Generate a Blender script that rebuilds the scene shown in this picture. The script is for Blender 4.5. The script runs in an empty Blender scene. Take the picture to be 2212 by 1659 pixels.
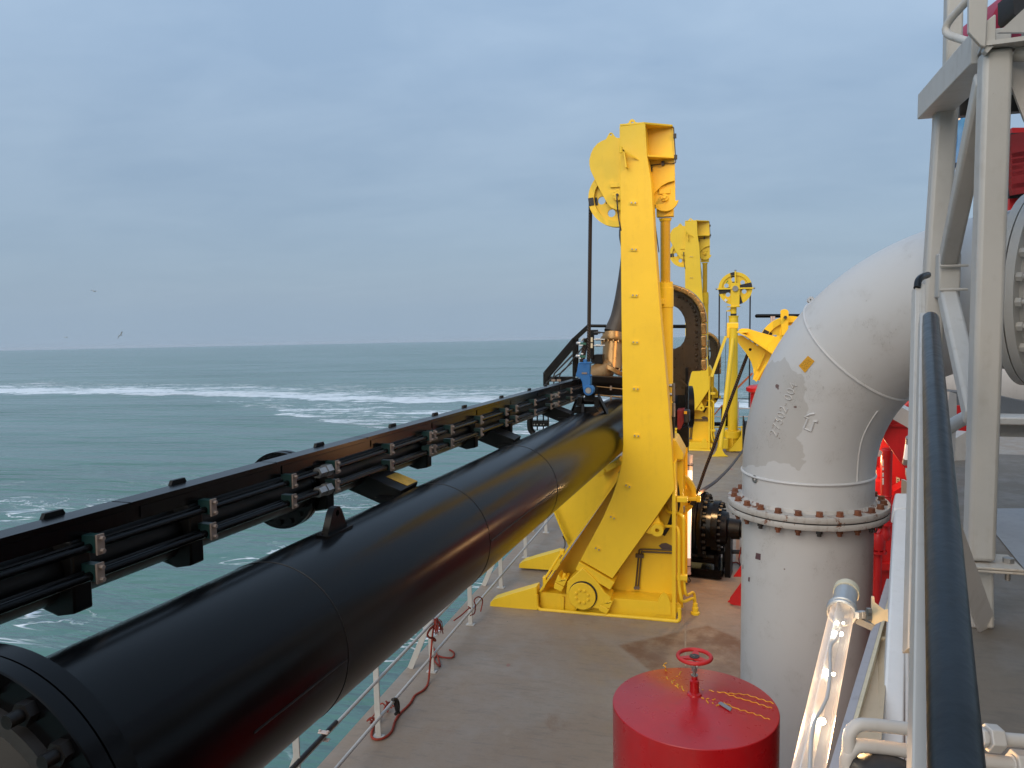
import bpy, bmesh, math, random
from mathutils import Vector, Matrix
from mathutils.geometry import tessellate_polygon
from mathutils.bvhtree import BVHTree
random.seed(7)
S = bpy.context.scene
COL = S.collection
R_ = math.radians
V = Vector
Z = V((0, 0, 1))

# ------------------------------------------------------------------ camera
F, CX, CY, H = 1700.0, 1106.0, 829.5, 4.5
yaw, pit, rol = math.atan(484 / 1700), R_(5.63), R_(1.17)
FW = V((-math.sin(yaw) * math.cos(pit), math.cos(yaw) * math.cos(pit), -math.sin(pit)))
rt = V((math.cos(yaw), math.sin(yaw), 0))
up = rt.cross(FW)
RT = math.cos(rol) * rt - math.sin(rol) * up
UP = math.cos(rol) * up + math.sin(rol) * rt
CAM = V((0, 0, H))
cd = bpy.data.cameras.new('camera')
co = bpy.data.objects.new('camera', cd)
COL.objects.link(co)
M = Matrix((RT, UP, -FW)).transposed().to_4x4()
M.translation = CAM
co.matrix_world = M
cd.sensor_width = 36
cd.lens = F / 2212 * 36
cd.clip_start = 0.05
cd.clip_end = 30000
S.camera = co

# ------------------------------------------------------------------ sky, sun, exposure
S.view_settings.view_transform = 'Standard'
S.view_settings.look = 'None'
S.view_settings.gamma = 1
S.view_settings.exposure = 0.46
SUN_EL, SUN_AZ = R_(33), R_(197)      # soft light from behind the camera and a little to port
W = bpy.data.worlds.new('World')
S.world = W
W.use_nodes = True
nt = W.node_tree
nt.nodes.clear()
def wn(t, **k):
    n = nt.nodes.new(t)
    for a, b in k.items(): setattr(n, a, b)
    return n
L_ = nt.links.new
wo = wn('ShaderNodeOutputWorld'); bg = wn('ShaderNodeBackground'); bg.inputs[1].default_value = 0.078
sky = wn('ShaderNodeTexSky', sky_type='NISHITA', sun_disc=False, sun_elevation=SUN_EL, sun_rotation=SUN_AZ)
tc = wn('ShaderNodeTexCoord')
sx = wn('ShaderNodeSeparateXYZ'); L_(tc.outputs['Generated'], sx.inputs[0])
# project the view direction on a flat cloud deck
def wmath(op, a, b=None, clamp=False):
    n = wn('ShaderNodeMath', operation=op, use_clamp=clamp)
    for i, q in enumerate((a, b)):
        if q is None: continue
        if isinstance(q, (int, float)): n.inputs[i].default_value = q
        else: L_(q, n.inputs[i])
    return n.outputs[0]
den = wmath('ADD', wmath('MAXIMUM', sx.outputs[2], 0.0), 0.16)
px_ = wmath('DIVIDE', sx.outputs[0], den); py_ = wmath('DIVIDE', sx.outputs[1], den)
cb = wn('ShaderNodeCombineXYZ'); L_(px_, cb.inputs[0]); L_(py_, cb.inputs[1])
def wnoise(scale, det, rough, vec):
    n = wn('ShaderNodeTexNoise'); n.inputs['Scale'].default_value = scale
    n.inputs['Detail'].default_value = det; n.inputs['Roughness'].default_value = rough
    n.inputs['Distortion'].default_value = 0.4
    L_(vec, n.inputs['Vector']); return n.outputs['Fac']
mp = wn('ShaderNodeMapping'); mp.inputs['Scale'].default_value = (1.0, 1.35, 1); mp.inputs['Rotation'].default_value = (0, 0, R_(14))
L_(cb.outputs[0], mp.inputs['Vector'])
n1 = wnoise(0.75, 5, 0.5, mp.outputs[0]); n2 = wnoise(2.6, 6, 0.55, mp.outputs[0])
cf = wmath('ADD', wmath('MULTIPLY', n1, 0.76), wmath('MULTIPLY', n2, 0.24))
cr = wn('ShaderNodeValToRGB'); L_(cf, cr.inputs[0])
cr.color_ramp.elements[0].position = 0.40; cr.color_ramp.elements[0].color = (2.66, 3.72, 5.15, 1)
cr.color_ramp.elements[1].position = 0.60; cr.color_ramp.elements[1].color = (3.36, 4.46, 5.85, 1)
# brighter overhead than at the horizon, as under a thin overcast
ov = wn('ShaderNodeMapRange'); L_(sx.outputs[2], ov.inputs[0])
ov.inputs[1].default_value = 0.05; ov.inputs[2].default_value = 0.95; ov.inputs[3].default_value = 0.92; ov.inputs[4].default_value = 1.9
cm = wn('ShaderNodeVectorMath', operation='SCALE'); L_(cr.outputs[0], cm.inputs[0]); L_(ov.outputs[0], cm.inputs['Scale'])
hz = wn('ShaderNodeMapRange'); L_(sx.outputs[2], hz.inputs[0])
hz.inputs[1].default_value = 0.0; hz.inputs[2].default_value = 0.28; hz.inputs[3].default_value = 0.85; hz.inputs[4].default_value = 0.0
mh = wn('ShaderNodeMix', data_type='RGBA'); L_(hz.outputs[0], mh.inputs[0]); L_(cm.outputs[0], mh.inputs[6]); mh.inputs[7].default_value = (2.98, 4.02, 5.25, 1)
mx = wn('ShaderNodeMix', data_type='RGBA'); mx.inputs[0].default_value = 0.90
L_(sky.outputs[0], mx.inputs[6]); L_(mh.outputs[2], mx.inputs[7])
L_(mx.outputs[2], bg.inputs[0]); L_(bg.outputs[0], wo.inputs[0])
sd = bpy.data.lights.new('sun', 'SUN'); sd.energy = 1.5; sd.angle = R_(50); sd.color = (1, .88, .70)
so = bpy.data.objects.new('sun', sd); COL.objects.link(so)
so.rotation_euler = V((math.sin(SUN_AZ) * math.cos(SUN_EL), math.cos(SUN_AZ) * math.cos(SUN_EL), math.sin(SUN_EL))).to_track_quat('Z', 'Y').to_euler()

# ------------------------------------------------------------------ from the photograph to points in the ship's frame
K = 2212 / 4032
def ray(p): return FW + (p[0] - CX) / F * RT - (p[1] - CY) / F * UP
def onY(p, y): r = ray(p); return CAM + r * (y / r.y)
def onX(p, x): r = ray(p); return CAM + r * (x / r.x)
def onZ(p, z): r = ray(p); return CAM + r * ((z - H) / r.z)
def dep(p, d): return CAM + ray(p) * d
def crop(x0, y0, s): return lambda x, y: ((x0 + x * s) * K, (y0 + y * s) * K)
cA = crop(2240, 440, 560 / 1659); cB = crop(2200, 900, 700 / 1452); cC = crop(1900, 1700, 1050 / 2177)
cD = crop(2600, 800, 600 / 1422); cE = crop(2600, 1400, 600 / 1106)
cF1 = crop(3500, 0, 532 / 1261); cF2 = crop(3500, 650, 532 / 1103); cF3 = crop(3300, 1400, 732 / 1214)
cF4 = crop(3000, 2200, 1032 / 2078); cF5 = crop(2850, 1700, 750 / 1778)
cG3 = crop(1000, 2200, 1000 / 2013); cG4 = crop(2000, 1200, 500 / 1508); cG5 = crop(2350, 2400, 800 / 2127)
cH1 = crop(2750, 1050, 450 / 1659); cH2 = crop(2700, 1450, 300 / 1244); cH3 = crop(2600, 1300, 250 / 922)
cH4 = crop(1850, 1950, 450 / 1493); cH5 = crop(3750, 0, 282 / 668); cH6 = crop(3750, 1200, 282 / 585)
cH7 = crop(3380, 1550, 270 / 995); cH8 = crop(3380, 1950, 270 / 896); cI1 = crop(1700, 1300, 600 / 2212)
cI4 = crop(2900, 1250, 600 / 1531); cI5 = crop(2600, 1750, 350 / 893); cJ1 = crop(3380, 1400, 520 / 1725)
cJ2 = crop(2350, 2050, 400 / 1475); cJ3 = crop(3200, 2550, 832 / 2212); cJ4 = crop(3700, 1850, 332 / 469)
cG2 = crop(700, 1600, 1000 / 2212); cI7 = crop(0, 1900, 900 / 2212); cI6 = crop(0, 1100, 1200 / 2212)

# ------------------------------------------------------------------ materials
def nodes(m):
    m.use_nodes = True
    t = m.node_tree
    return t, t.nodes['Principled BSDF']
def mth(t, op, a, b=None, clamp=False):
    n = t.nodes.new('ShaderNodeMath'); n.operation = op; n.use_clamp = clamp
    for i, q in enumerate((a, b)):
        if q is None: continue
        if isinstance(q, (int, float)): n.inputs[i].default_value = q
        else: t.links.new(q, n.inputs[i])
    return n.outputs[0]
def nz(t, vec, scale, det=4, rough=.55, dist=0.0):
    n = t.nodes.new('ShaderNodeTexNoise'); n.inputs['Scale'].default_value = scale; n.inputs['Detail'].default_value = det
    n.inputs['Roughness'].default_value = rough; n.inputs['Distortion'].default_value = dist
    t.links.new(vec, n.inputs['Vector']); return n.outputs['Fac']
def ramp(t, fac, lo, hi, a=0.0, b=1.0):
    n = t.nodes.new('ShaderNodeMapRange'); n.interpolation_type = 'SMOOTHSTEP'
    t.links.new(fac, n.inputs[0])
    n.inputs[1].default_value = lo; n.inputs[2].default_value = hi; n.inputs[3].default_value = a; n.inputs[4].default_value = b
    return n.outputs[0]
def mix(t, fac, a, b):
    n = t.nodes.new('ShaderNodeMix'); n.data_type = 'RGBA'
    for i, q in ((0, fac), (6, a), (7, b)):
        if isinstance(q, tuple): n.inputs[i].default_value = (*q, 1)
        elif isinstance(q, (int, float)): n.inputs[i].default_value = q
        else: t.links.new(q, n.inputs[i])
    return n.outputs[2]
def ocoord(t, sc=(1, 1, 1)):
    c = t.nodes.new('ShaderNodeTexCoord'); m = t.nodes.new('ShaderNodeMapping'); m.inputs['Scale'].default_value = sc
    t.links.new(c.outputs['Object'], m.inputs['Vector']); return m.outputs[0]
def bumpn(t, b, h, strength, dist=.01):
    n = t.nodes.new('ShaderNodeBump'); n.inputs['Strength'].default_value = strength; n.inputs['Distance'].default_value = dist
    t.links.new(h, n.inputs['Height']); t.links.new(n.outputs[0], b.inputs['Normal']); return n
def paint(name, c, rough=.42, var=.1, dirt=(.08, .06, .045), dirt_amt=.25, rust=0.0, metal=0.0, coat=0.0, scale=1.0, bump=.12, rv=.22, spec=.5):
    m = bpy.data.materials.new(name); t, b = nodes(m)
    v = ocoord(t)
    big = nz(t, v, 1.3 * scale, 5, .6); fine = nz(t, v, 14 * scale, 4, .6)
    run = nz(t, ocoord(t, (9, 9, .8)), 2.0 * scale, 3, .5)
    d = tuple(x * (1 - var) for x in c); l = tuple(min(1, x * (1 + var)) for x in c)
    colr = mix(t, ramp(t, big, .3, .7), d, l)
    dm = mth(t, 'MULTIPLY', ramp(t, mth(t, 'ADD', mth(t, 'MULTIPLY', run, .55), mth(t, 'MULTIPLY', fine, .45)), .5, .75), dirt_amt)
    colr = mix(t, dm, colr, dirt)
    if rust > 0:
        rn = nz(t, v, 6 * scale, 8, .7, .3)
        rm = ramp(t, rn, .74 - rust * .16, .80 - rust * .16)
        colr = mix(t, rm, colr, (.16, .055, .022))
    t.links.new(colr, b.inputs['Base Color'])
    t.links.new(mth(t, 'ADD', mth(t, 'MULTIPLY', fine, rv), rough - rv / 2), b.inputs['Roughness'])
    b.inputs['Metallic'].default_value = metal; b.inputs['Specular IOR Level'].default_value = spec
    b.inputs['Coat Weight'].default_value = coat; b.inputs['Coat Roughness'].default_value = .2
    if bump: bumpn(t, b, mth(t, 'ADD', mth(t, 'MULTIPLY', fine, .4), nz(t, v, 5 * scale, 3)), bump, .006)
    return m
def emit(name, c, s):
    m = bpy.data.materials.new(name); t, b = nodes(m)
    b.inputs['Base Color'].default_value = (*c, 1); b.inputs['Emission Color'].default_value = (*c, 1); b.inputs['Emission Strength'].default_value = s
    return m
YEL = paint('yellow_paint', (.86, .565, .022), .42, .04, (.46, .26, .02), .14, 0, scale=.9)
YELD = YEL
BLK = paint('black_gloss_paint', (.0018, .0018, .0022), .22, .2, (.005, .004, .003), .12, 0, coat=.0, scale=.5, bump=.006, rv=.03, spec=.13)
BLKM = paint('black_matt_steel', (.004, .0036, .0036), .40, .3, (.012, .009, .006), .4, 0, spec=.2)
GLIT = paint('gold_lit_pipe', (.40, .235, .095), .34, .25, (.05, .03, .015), .4, 0, rv=.12, metal=.55)  # gold lamp sheen on the dark pipework put into the base colour
BRN = paint('greased_black_steel', (.040, .024, .012), .30, .4, (.10, .055, .02), .5, 0)
WHT = paint('grey_white_paint', (.54, .505, .48), .5, .06, (.25, .20, .16), .22, .12)
GRY = paint('light_grey_paint', (.455, .44, .42), .5, .06, (.22, .17, .13), .25, .22)
WHB = paint('white_paint', (.70, .70, .71), .45, .05, (.3, .25, .2), .12, .1)
BEI = paint('beige_paint', (.50, .40, .28), .55, .06, (.2, .15, .1), .2, 0)
RED = paint('red_paint', (.52, .012, .014), .38, .12, (.14, .01, .01), .3, 0)
DRUM = paint('red_gloss_paint', (.42, .008, .012), .30, .12, (.22, .04, .04), .35, 0, coat=.2)
WHEEL = paint('hand_wheel_red', (.50, .02, .02), .45, .1, (.2, .02, .02), .2, 0)
DRED = paint('dark_red_paint', (.20, .006, .008), .5, .2, (.05, .01, .01), .3, 0)
MAG = paint('crimson_paint', (.33, .012, .05), .5, .1, (.1, .01, .02), .2, 0)
RUST = paint('rusted_steel', (.16, .055, .026), .8, .35, (.05, .02, .012), .6, 0, scale=3, bump=.5)
STEEL = paint('bare_steel', (.34, .33, .32), .34, .15, (.12, .1, .08), .4, 0, metal=.7)
GALV = paint('galvanised_steel', (.42, .43, .44), .42, .15, (.16, .14, .12), .3, 0, metal=.6)
DARK = paint('dark_fitting', (.035, .03, .028), .5, .3, (.08, .06, .04), .4, 0)
RUB = paint('black_rubber', (.018, .017, .018), .55, .3, (.06, .05, .04), .4, 0)
HOSE = paint('brown_hose', (.075, .048, .036), .6, .3, (.15, .1, .07), .4, 0)
TAN = paint('clamp_plate_steel', (.22, .165, .135), .55, .2, (.15, .1, .07), .4, .2)
GRN = paint('dark_green_plastic', (.008, .035, .032), .4, .2, (.03, .04, .04), .3, 0)
BLU = paint('blue_paint', (.018, .125, .36), .42, .12, (.02, .06, .14), .35, .0)
NAV = paint('navy_handrail_coating', (.005, .009, .014), .36, .5, (.004, .004, .005), .9, 0, scale=2.2, spec=.32, bump=.3)
ROPE = paint('red_rope', (.25, .03, .015), .85, .3, (.12, .03, .02), .5, 0, scale=6, bump=.6)
STRP = paint('black_tape', (.012, .011, .012), .5, .3, (.05, .04, .03), .3, 0)
YMARK = paint('yellow_marker', (.72, .34, .02), .5, .15, (.4, .2, .02), .3, 0, scale=4)
TAPE = paint('grey_tape', (.22, .24, .28), .4, .1)
CREAM = paint('cream_plastic', (.62, .55, .40), .5, .06)
PINKW = paint('warm_white_plastic', (.60, .48, .43), .45, .05)
PANELB = paint('lamp_tube_inner', (.62, .60, .58), .3, .05, dirt_amt=.1)
FLOOR2 = None
ROPEM = bpy.data.materials.new('wire_rope_steel')
t, b = nodes(ROPEM)
c = t.nodes.new('ShaderNodeTexCoord')
w_ = t.nodes.new('ShaderNodeTexWave'); w_.inputs['Scale'].default_value = 15; w_.bands_direction = 'DIAGONAL'; w_.inputs['Distortion'].default_value = .3
t.links.new(c.outputs['Object'], w_.inputs['Vector'])
t.links.new(mix(t, w_.outputs['Fac'], (.022, .015, .012), (.062, .043, .033)), b.inputs['Base Color'])
b.inputs['Roughness'].default_value = .5; b.inputs['Metallic'].default_value = .3
bumpn(t, b, w_.outputs['Fac'], .8, .02)

# clear lamp tube
GLASS = bpy.data.materials.new('clear_lamp_tube'); t, b = nodes(GLASS)
b.inputs['Base Color'].default_value = (.75, .72, .70, 1); b.inputs['Roughness'].default_value = .12
lw = t.nodes.new('ShaderNodeLayerWeight'); lw.inputs['Blend'].default_value = .35
fz = ramp(t, lw.outputs['Facing'], .15, .95)
t.links.new(mth(t, 'ADD', mth(t, 'MULTIPLY', fz, .55), .16), b.inputs['Alpha'])
b.inputs['Emission Color'].default_value = (1, .66, .42, 1); t.links.new(mth(t, 'ADD', mth(t, 'MULTIPLY', fz, .55), .10), b.inputs['Emission Strength'])
LED = emit('lit_led', (1, .88, .66), 22)
LITT = emit('lit_lamp_tube', (1, .92, .86), .34)

# ------------------------------------------------------------------ mesh building
ORG = {}
def perp(a):
    a = a.normalized()
    x = a.cross(Z) if abs(a.z) < .95 else a.cross(V((1, 0, 0)))
    x.normalize(); return x, a.cross(x).normalized()
class MB:
    def __init__(s): s.v = []; s.f = []
    def add(s, vs, fs):
        n = len(s.v); s.v += [V(q) for q in vs]; s.f += [tuple(i + n for i in f) for f in fs]; return s
    def ringed(s, rings, cap=True, closed=False):
        n = len(rings[0]); vs = [p for r in rings for p in r]; fs = []
        m = len(rings)
        for i in range(m if closed else m - 1):
            a, c = i * n, ((i + 1) % m) * n
            for j in range(n):
                k = (j + 1) % n
                fs.append((a + j, a + k, c + k, c + j))
        if cap and not closed:
            fs.append(tuple(range(n - 1, -1, -1))); fs.append(tuple((m - 1) * n + j for j in range(n)))
        return s.add(vs, fs)
    def cyl(s, p, q, r, r2=None, n=20, cap=True):
        p, q = V(p), V(q); r2 = r if r2 is None else r2; x, y = perp(q - p)
        f = lambda c, rr: [c + (x * math.cos(2 * math.pi * i / n) + y * math.sin(2 * math.pi * i / n)) * rr for i in range(n)]
        return s.ringed([f(p, r), f(q, r2)], cap)
    def tube(s, pts, r, n=10, closed=False, cap=True):
        pts = [V(p) for p in pts]; m = len(pts)
        rs = r if isinstance(r, (list, tuple)) else [r] * m
        tan = []
        for i in range(m):
            a = pts[i - 1] if (i > 0 or closed) else pts[i]; c = pts[(i + 1) % m] if (i < m - 1 or closed) else pts[i]
            tan.append((c - a).normalized())
        x, _ = perp(tan[0]); rings = []
        for i in range(m):
            x = (x - tan[i] * x.dot(tan[i])).normalized(); y = tan[i].cross(x)
            rings.append([pts[i] + (x * math.cos(2 * math.pi * j / n) + y * math.sin(2 * math.pi * j / n)) * rs[i] for j in range(n)])
        return s.ringed(rings, cap, closed)
    def bar(s, p, q, w, h, upv=Z, off=(0, 0)):
        p, q = V(p), V(q); a = (q - p).normalized(); x = a.cross(V(upv)).normalized(); y = x.cross(a)
        f = lambda c: [c + x * (off[0] + i * w / 2) + y * (off[1] + j * h / 2) for i, j in ((-1, -1), (1, -1), (1, 1), (-1, 1))]
        return s.ringed([f(p), f(q)])
    def box(s, c, d, x=None, y=None, z=None):
        c = V(c); x = V(x or (1, 0, 0)); y = V(y or (0, 1, 0)); z = V(z or (0, 0, 1))
        f = lambda k: [c + x * (i * d[0] / 2) + y * (j * d[1] / 2) + z * (k * d[2] / 2) for i, j in ((-1, -1), (1, -1), (1, 1), (-1, 1))]
        return s.ringed([f(-1), f(1)])
    def prism(s, pts, vec, holes=()):
        loops = [[V(p) for p in pts]] + [[V(p) for p in h] for h in holes]; vec = V(vec)
        flat = [p for l in loops for p in l]; n = len(flat)
        tri = tessellate_polygon(loops)
        vs = flat + [p + vec for p in flat]
        nrm = V((0, 0, 0)); l = loops[0]
        for i in range(len(l)): nrm += l[i].cross(l[(i + 1) % len(l)])
        fs = []
        for a in tri:
            q = (flat[a[1]] - flat[a[0]]).cross(flat[a[2]] - flat[a[0]])
            a = tuple(a) if q.dot(vec) < 0 else tuple(reversed(a))
            fs.append(a); fs.append(tuple(i + n for i in reversed(a)))
        k = 0
        for li, l in enumerate(loops):
            m = len(l)
            for i in range(m):
                j = (i + 1) % m; fs.append((k + i, k + j, k + j + n, k + i + n))
            k += m
        return s.add(vs, fs)
    def lathe(s, o, ax, prof, n=32, cap=True):
        o = V(o); a = V(ax).normalized(); x, y = perp(a)
        return s.ringed([[o + a * h + (x * math.cos(2 * math.pi * i / n) + y * math.sin(2 * math.pi * i / n)) * r for i in range(n)] for r, h in prof], cap)
    def torus(s, c, ax, R, r, n=48, m=8):
        a = V(ax).normalized(); x, y = perp(a); c = V(c)
        return s.tube([c + (x * math.cos(2 * math.pi * i / n) + y * math.sin(2 * math.pi * i / n)) * R for i in range(n)], r, m, True)
    def bolt(s, c, ax, r, h): c = V(c); a = V(ax).normalized(); return s.cyl(c, c + a * h, r, n=6)
    def ball(s, c, r, n=12):
        return s.lathe(V(c), Z, [(max(1e-4, r * math.sin(math.pi * i / n)), -r * math.cos(math.pi * i / n)) for i in range(n + 1)], n)
    def build(s, name, mat, parent=None, bevel=0.0, smooth=35):
        me = bpy.data.meshes.new(name)
        if parent is None:
            xs = [p.x for p in s.v]; ys = [p.y for p in s.v]
            o0 = V(((min(xs) + max(xs)) / 2, (min(ys) + max(ys)) / 2, min(p.z for p in s.v)))
        else: o0 = ORG[parent.name]
        me.from_pydata([p - o0 for p in s.v], [], s.f)
        bm = bmesh.new(); bm.from_mesh(me)
        bmesh.ops.recalc_face_normals(bm, faces=bm.faces[:]); bm.to_mesh(me); bm.free()
        me.polygons.foreach_set('use_smooth', [True] * len(me.polygons))
        me.set_sharp_from_angle(angle=R_(smooth))
        me.materials.append(mat)
        ob = bpy.data.objects.new(name, me); COL.objects.link(ob)
        ORG[ob.name] = o0
        if parent is None: ob.location = o0
        else: ob.parent = parent
        if bevel:
            b = ob.modifiers.new('bevel', 'BEVEL'); b.width = bevel; b.segments = 2; b.limit_method = 'ANGLE'; b.angle_limit = R_(50); b.harden_normals = False
        return ob
def tag(o, label, cat, group=None, kind=None):
    if label: o['label'] = label
    if cat: o['category'] = cat
    if group: o['group'] = group
    if kind: o['kind'] = kind
    return o
def thing(name, loc, label, cat, group=None):
    o = bpy.data.objects.new(name, None); COL.objects.link(o); o.location = loc; o.empty_display_size = .2
    ORG[o.name] = V(loc); return tag(o, label, cat, group)
def copy_thing(o, d, label, scale=1):
    def rec(q, par):
        c = q.copy(); COL.objects.link(c)
        if par is not None: c.parent = par
        for ch in q.children: rec(ch, c)
        return c
    r = rec(o, None); r.location = V(o.location) + V(d); r['label'] = label; r.scale = (scale,) * 3
    return r
def circ(c, r, n=24, Yv=None, a0=0, a1=360):
    return [V((c.x + r * math.cos(R_(a0 + (a1 - a0) * i / n)), c.y, c.z + r * math.sin(R_(a0 + (a1 - a0) * i / n)))) for i in range(n if a1 - a0 == 360 else n + 1)]
def fil(pts, r, k=6):
    pts = [V(p) for p in pts]; out = [pts[0]]
    for i in range(1, len(pts) - 1):
        a, b, c = pts[i - 1], pts[i], pts[i + 1]
        d = min(r, (a - b).length * .45, (c - b).length * .45)
        p, q = b + (a - b).normalized() * d, b + (c - b).normalized() * d
        for j in range(k + 1):
            u = j / k; out.append(p * (1 - u) ** 2 + b * 2 * u * (1 - u) + q * u * u)
    out.append(pts[-1]); return out
def smooth(pts, k=6):
    pts = [V(p) for p in pts]; P = [pts[0] * 2 - pts[1]] + pts + [pts[-1] * 2 - pts[-2]]; out = []
    for i in range(1, len(P) - 2):
        a, b, c, d = P[i - 1:i + 3]
        for j in range(k):
            u = j / k
            out.append(.5 * ((2 * b) + (c - a) * u + (2 * a - 5 * b + 4 * c - d) * u * u + (3 * b - a - 3 * c + d) * u ** 3))
    out.append(pts[-1]); return out
def Yp(pts, y): return [onY(p, y) for p in pts]
def plate(mb, pts, y0, y1, holes=()):
    return mb.prism(Yp(pts, y0), (0, y1 - y0, 0), holes)

# ================================================================== THE SETTING
# sea: the ship trims by the stern, so the sea plane is tilted a little against the deck
SN = ray((0, 756.3)).cross(ray((1200, 732))); SN.normalize()
if SN.z < 0: SN = -SN
SC = CAM - SN * 7.6
SEA = bpy.data.materials.new('sea_water'); t, b = nodes(SEA)
v = ocoord(t)
def mapped(rot, sc, src=None):
    m = t.nodes.new('ShaderNodeMapping'); m.inputs['Rotation'].default_value = (0, 0, R_(rot)); m.inputs['Scale'].default_value = sc
    t.links.new(src or v, m.inputs['Vector']); return m.outputs[0]
sep = t.nodes.new('ShaderNodeSeparateXYZ'); t.links.new(v, sep.inputs[0]); X_, Y_ = sep.outputs[0], sep.outputs[1]
wob = mth(t, 'MULTIPLY', mth(t, 'SUBTRACT', nz(t, v, .035, 4, .6), .5), 34)
# churned breaker line abeam
yb = mth(t, 'ADD', mth(t, 'MULTIPLY', X_, -.21), 93)
dy = mth(t, 'ADD', mth(t, 'SUBTRACT', Y_, yb), wob)
band = mth(t, 'SUBTRACT', ramp(t, dy, -18, -5), ramp(t, dy, 10, 55))
bandx = ramp(t, X_, -260, -150)
core = mth(t, 'SUBTRACT', ramp(t, dy, -9, -6.5), ramp(t, dy, -3, 5))
fs = mapped(-12, (.10, .34, .3))
fn = nz(t, fs, 1.0, 9, .72, .8); fn2 = nz(t, mapped(-12, (.5, 1.2, 1)), 1.0, 7, .7, .5)
fmix = mth(t, 'ADD', mth(t, 'MULTIPLY', fn, .6), mth(t, 'MULTIPLY', fn2, .4))
thr = mth(t, 'SUBTRACT', .80, mth(t, 'ADD', mth(t, 'MULTIPLY', mth(t, 'MULTIPLY', band, bandx), .32), mth(t, 'MULTIPLY', mth(t, 'MULTIPLY', core, bandx), .10)))
fbr = ramp(t, nz(t, mapped(-12, (.9, 2.6, 1)), 1.0, 6, .75, .6), .34, .50, .35, 1.0)
f1 = mth(t, 'MULTIPLY', ramp(t, mth(t, 'SUBTRACT', fmix, thr), 0, .09), fbr)
# trailing foam nearer the ship
d2 = mth(t, 'ADD', mth(t, 'SUBTRACT', Y_, mth(t, 'ADD', mth(t, 'MULTIPLY', X_, -.62), 46)), wob)
sw = mth(t, 'MULTIPLY', mth(t, 'SUBTRACT', ramp(t, d2, -3, 3), ramp(t, d2, 14, 34)), mth(t, 'MULTIPLY', ramp(t, X_, -110, -50), .95))
edge = mth(t, 'MULTIPLY', mth(t, 'SUBTRACT', ramp(t, d2, -3, 0), ramp(t, d2, 0, 7)), ramp(t, X_, -80, -40))
thr2 = mth(t, 'SUBTRACT', .80, mth(t, 'ADD', mth(t, 'MULTIPLY', sw, .315), mth(t, 'MULTIPLY', edge, .06)))
f2 = mth(t, 'MULTIPLY', ramp(t, mth(t, 'SUBTRACT', fmix, thr2), 0, .06), fbr)
# thin scum lines close to the hull
nn = mth(t, 'ABSOLUTE', mth(t, 'SUBTRACT', nz(t, mapped(10, (.16, .42, .3)), 1.0, 5, .6, 1.4), .5))
ln = mth(t, 'SUBTRACT', 1.0, ramp(t, nn, .006, .024))
pat = ramp(t, nz(t, mapped(-10, (.10, .2, .2)), 1.0, 3, .5), .50, .60)
near = mth(t, 'SUBTRACT', 1.0, ramp(t, Y_, 26, 42))
f3 = mth(t, 'MULTIPLY', mth(t, 'MULTIPLY', ln, pat), near)
sp = ramp(t, nz(t, mapped(4, (.7, 2.4, 1)), 1.0, 3, .6), .70, .73)
f4 = mth(t, 'MULTIPLY', sp, mth(t, 'MULTIPLY', near, ramp(t, nz(t, v, .09, 2), .45, .6)))
f4b = mth(t, 'MULTIPLY', ramp(t, fmix, .67, .71), mth(t, 'SUBTRACT', 1.0, ramp(t, Y_, 70, 95)))
foam = mth(t, 'MAXIMUM', mth(t, 'MAXIMUM', f1, f2), mth(t, 'MAXIMUM', mth(t, 'MAXIMUM', f3, f4), f4b), True)
# foam-aerated lighter water, and green/grey variation
var_ = nz(t, mapped(-8, (.016, .06, .05)), 1.0, 4, .55)
wc = mix(t, ramp(t, var_, .32, .68), (.068, .156, .134), (.106, .208, .186))
wc = mix(t, mth(t, 'MULTIPLY', mth(t, 'MAXIMUM', band, sw), .35), wc, (.19, .29, .27))
t.links.new(mix(t, foam, wc, (.78, .80, .82)), b.inputs['Base Color'])
t.links.new(mth(t, 'ADD', mth(t, 'MULTIPLY', foam, .5), .11), b.inputs['Roughness'])
b.inputs['IOR'].default_value = 1.33
w1 = nz(t, mapped(-10, (.10, .42, .3)), 1.0, 4, .55, .4)          # swell and chop, crests across the view
w2 = nz(t, mapped(-6, (.55, 1.7, 1)), 1.0, 5, .6, .3)
w3 = nz(t, mapped(14, (.035, .10, .1)), 1.0, 3, .5)
slick = ramp(t, nz(t, mapped(-14, (.012, .045, .05)), 1.0, 3, .5), .42, .6, .45, 1.0)
hgt = mth(t, 'ADD', mth(t, 'ADD', mth(t, 'MULTIPLY', w1, 1.3), mth(t, 'MULTIPLY', w2, .22)), mth(t, 'ADD', mth(t, 'MULTIPLY', w3, 2.2), mth(t, 'MULTIPLY', foam, .12)))
bn = t.nodes.new('ShaderNodeBump'); bn.inputs['Distance'].default_value = 1.7
t.links.new(mth(t, 'MULTIPLY', slick, .85), bn.inputs['Strength']); t.links.new(hgt, bn.inputs['Height']); t.links.new(bn.outputs[0], b.inputs['Normal'])
me = bpy.data.meshes.new('sea'); sz = 9000
me.from_pydata([(-sz, -sz, 0), (sz, -sz, 0), (sz, sz, 0), (-sz, sz, 0)], [], [(0, 1, 2, 3)]); me.materials.append(SEA)
sea = bpy.data.objects.new('sea', me); COL.objects.link(sea)
sea.location = SC; sea.rotation_mode = 'QUATERNION'; sea.rotation_quaternion = SN.to_track_quat('Z', 'Y')
# keep local x along the ship's beam
xa = (V((1, 0, 0)) - SN * SN.x).normalized(); ya = SN.cross(xa)
mm = Matrix((xa, ya, SN)).transposed().to_4x4(); mm.translation = SC
sea.rotation_mode = 'XYZ'; sea.matrix_world = mm
tag(sea, 'grey green sea with a white line of churned foam', 'sea', kind='structure')

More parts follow.
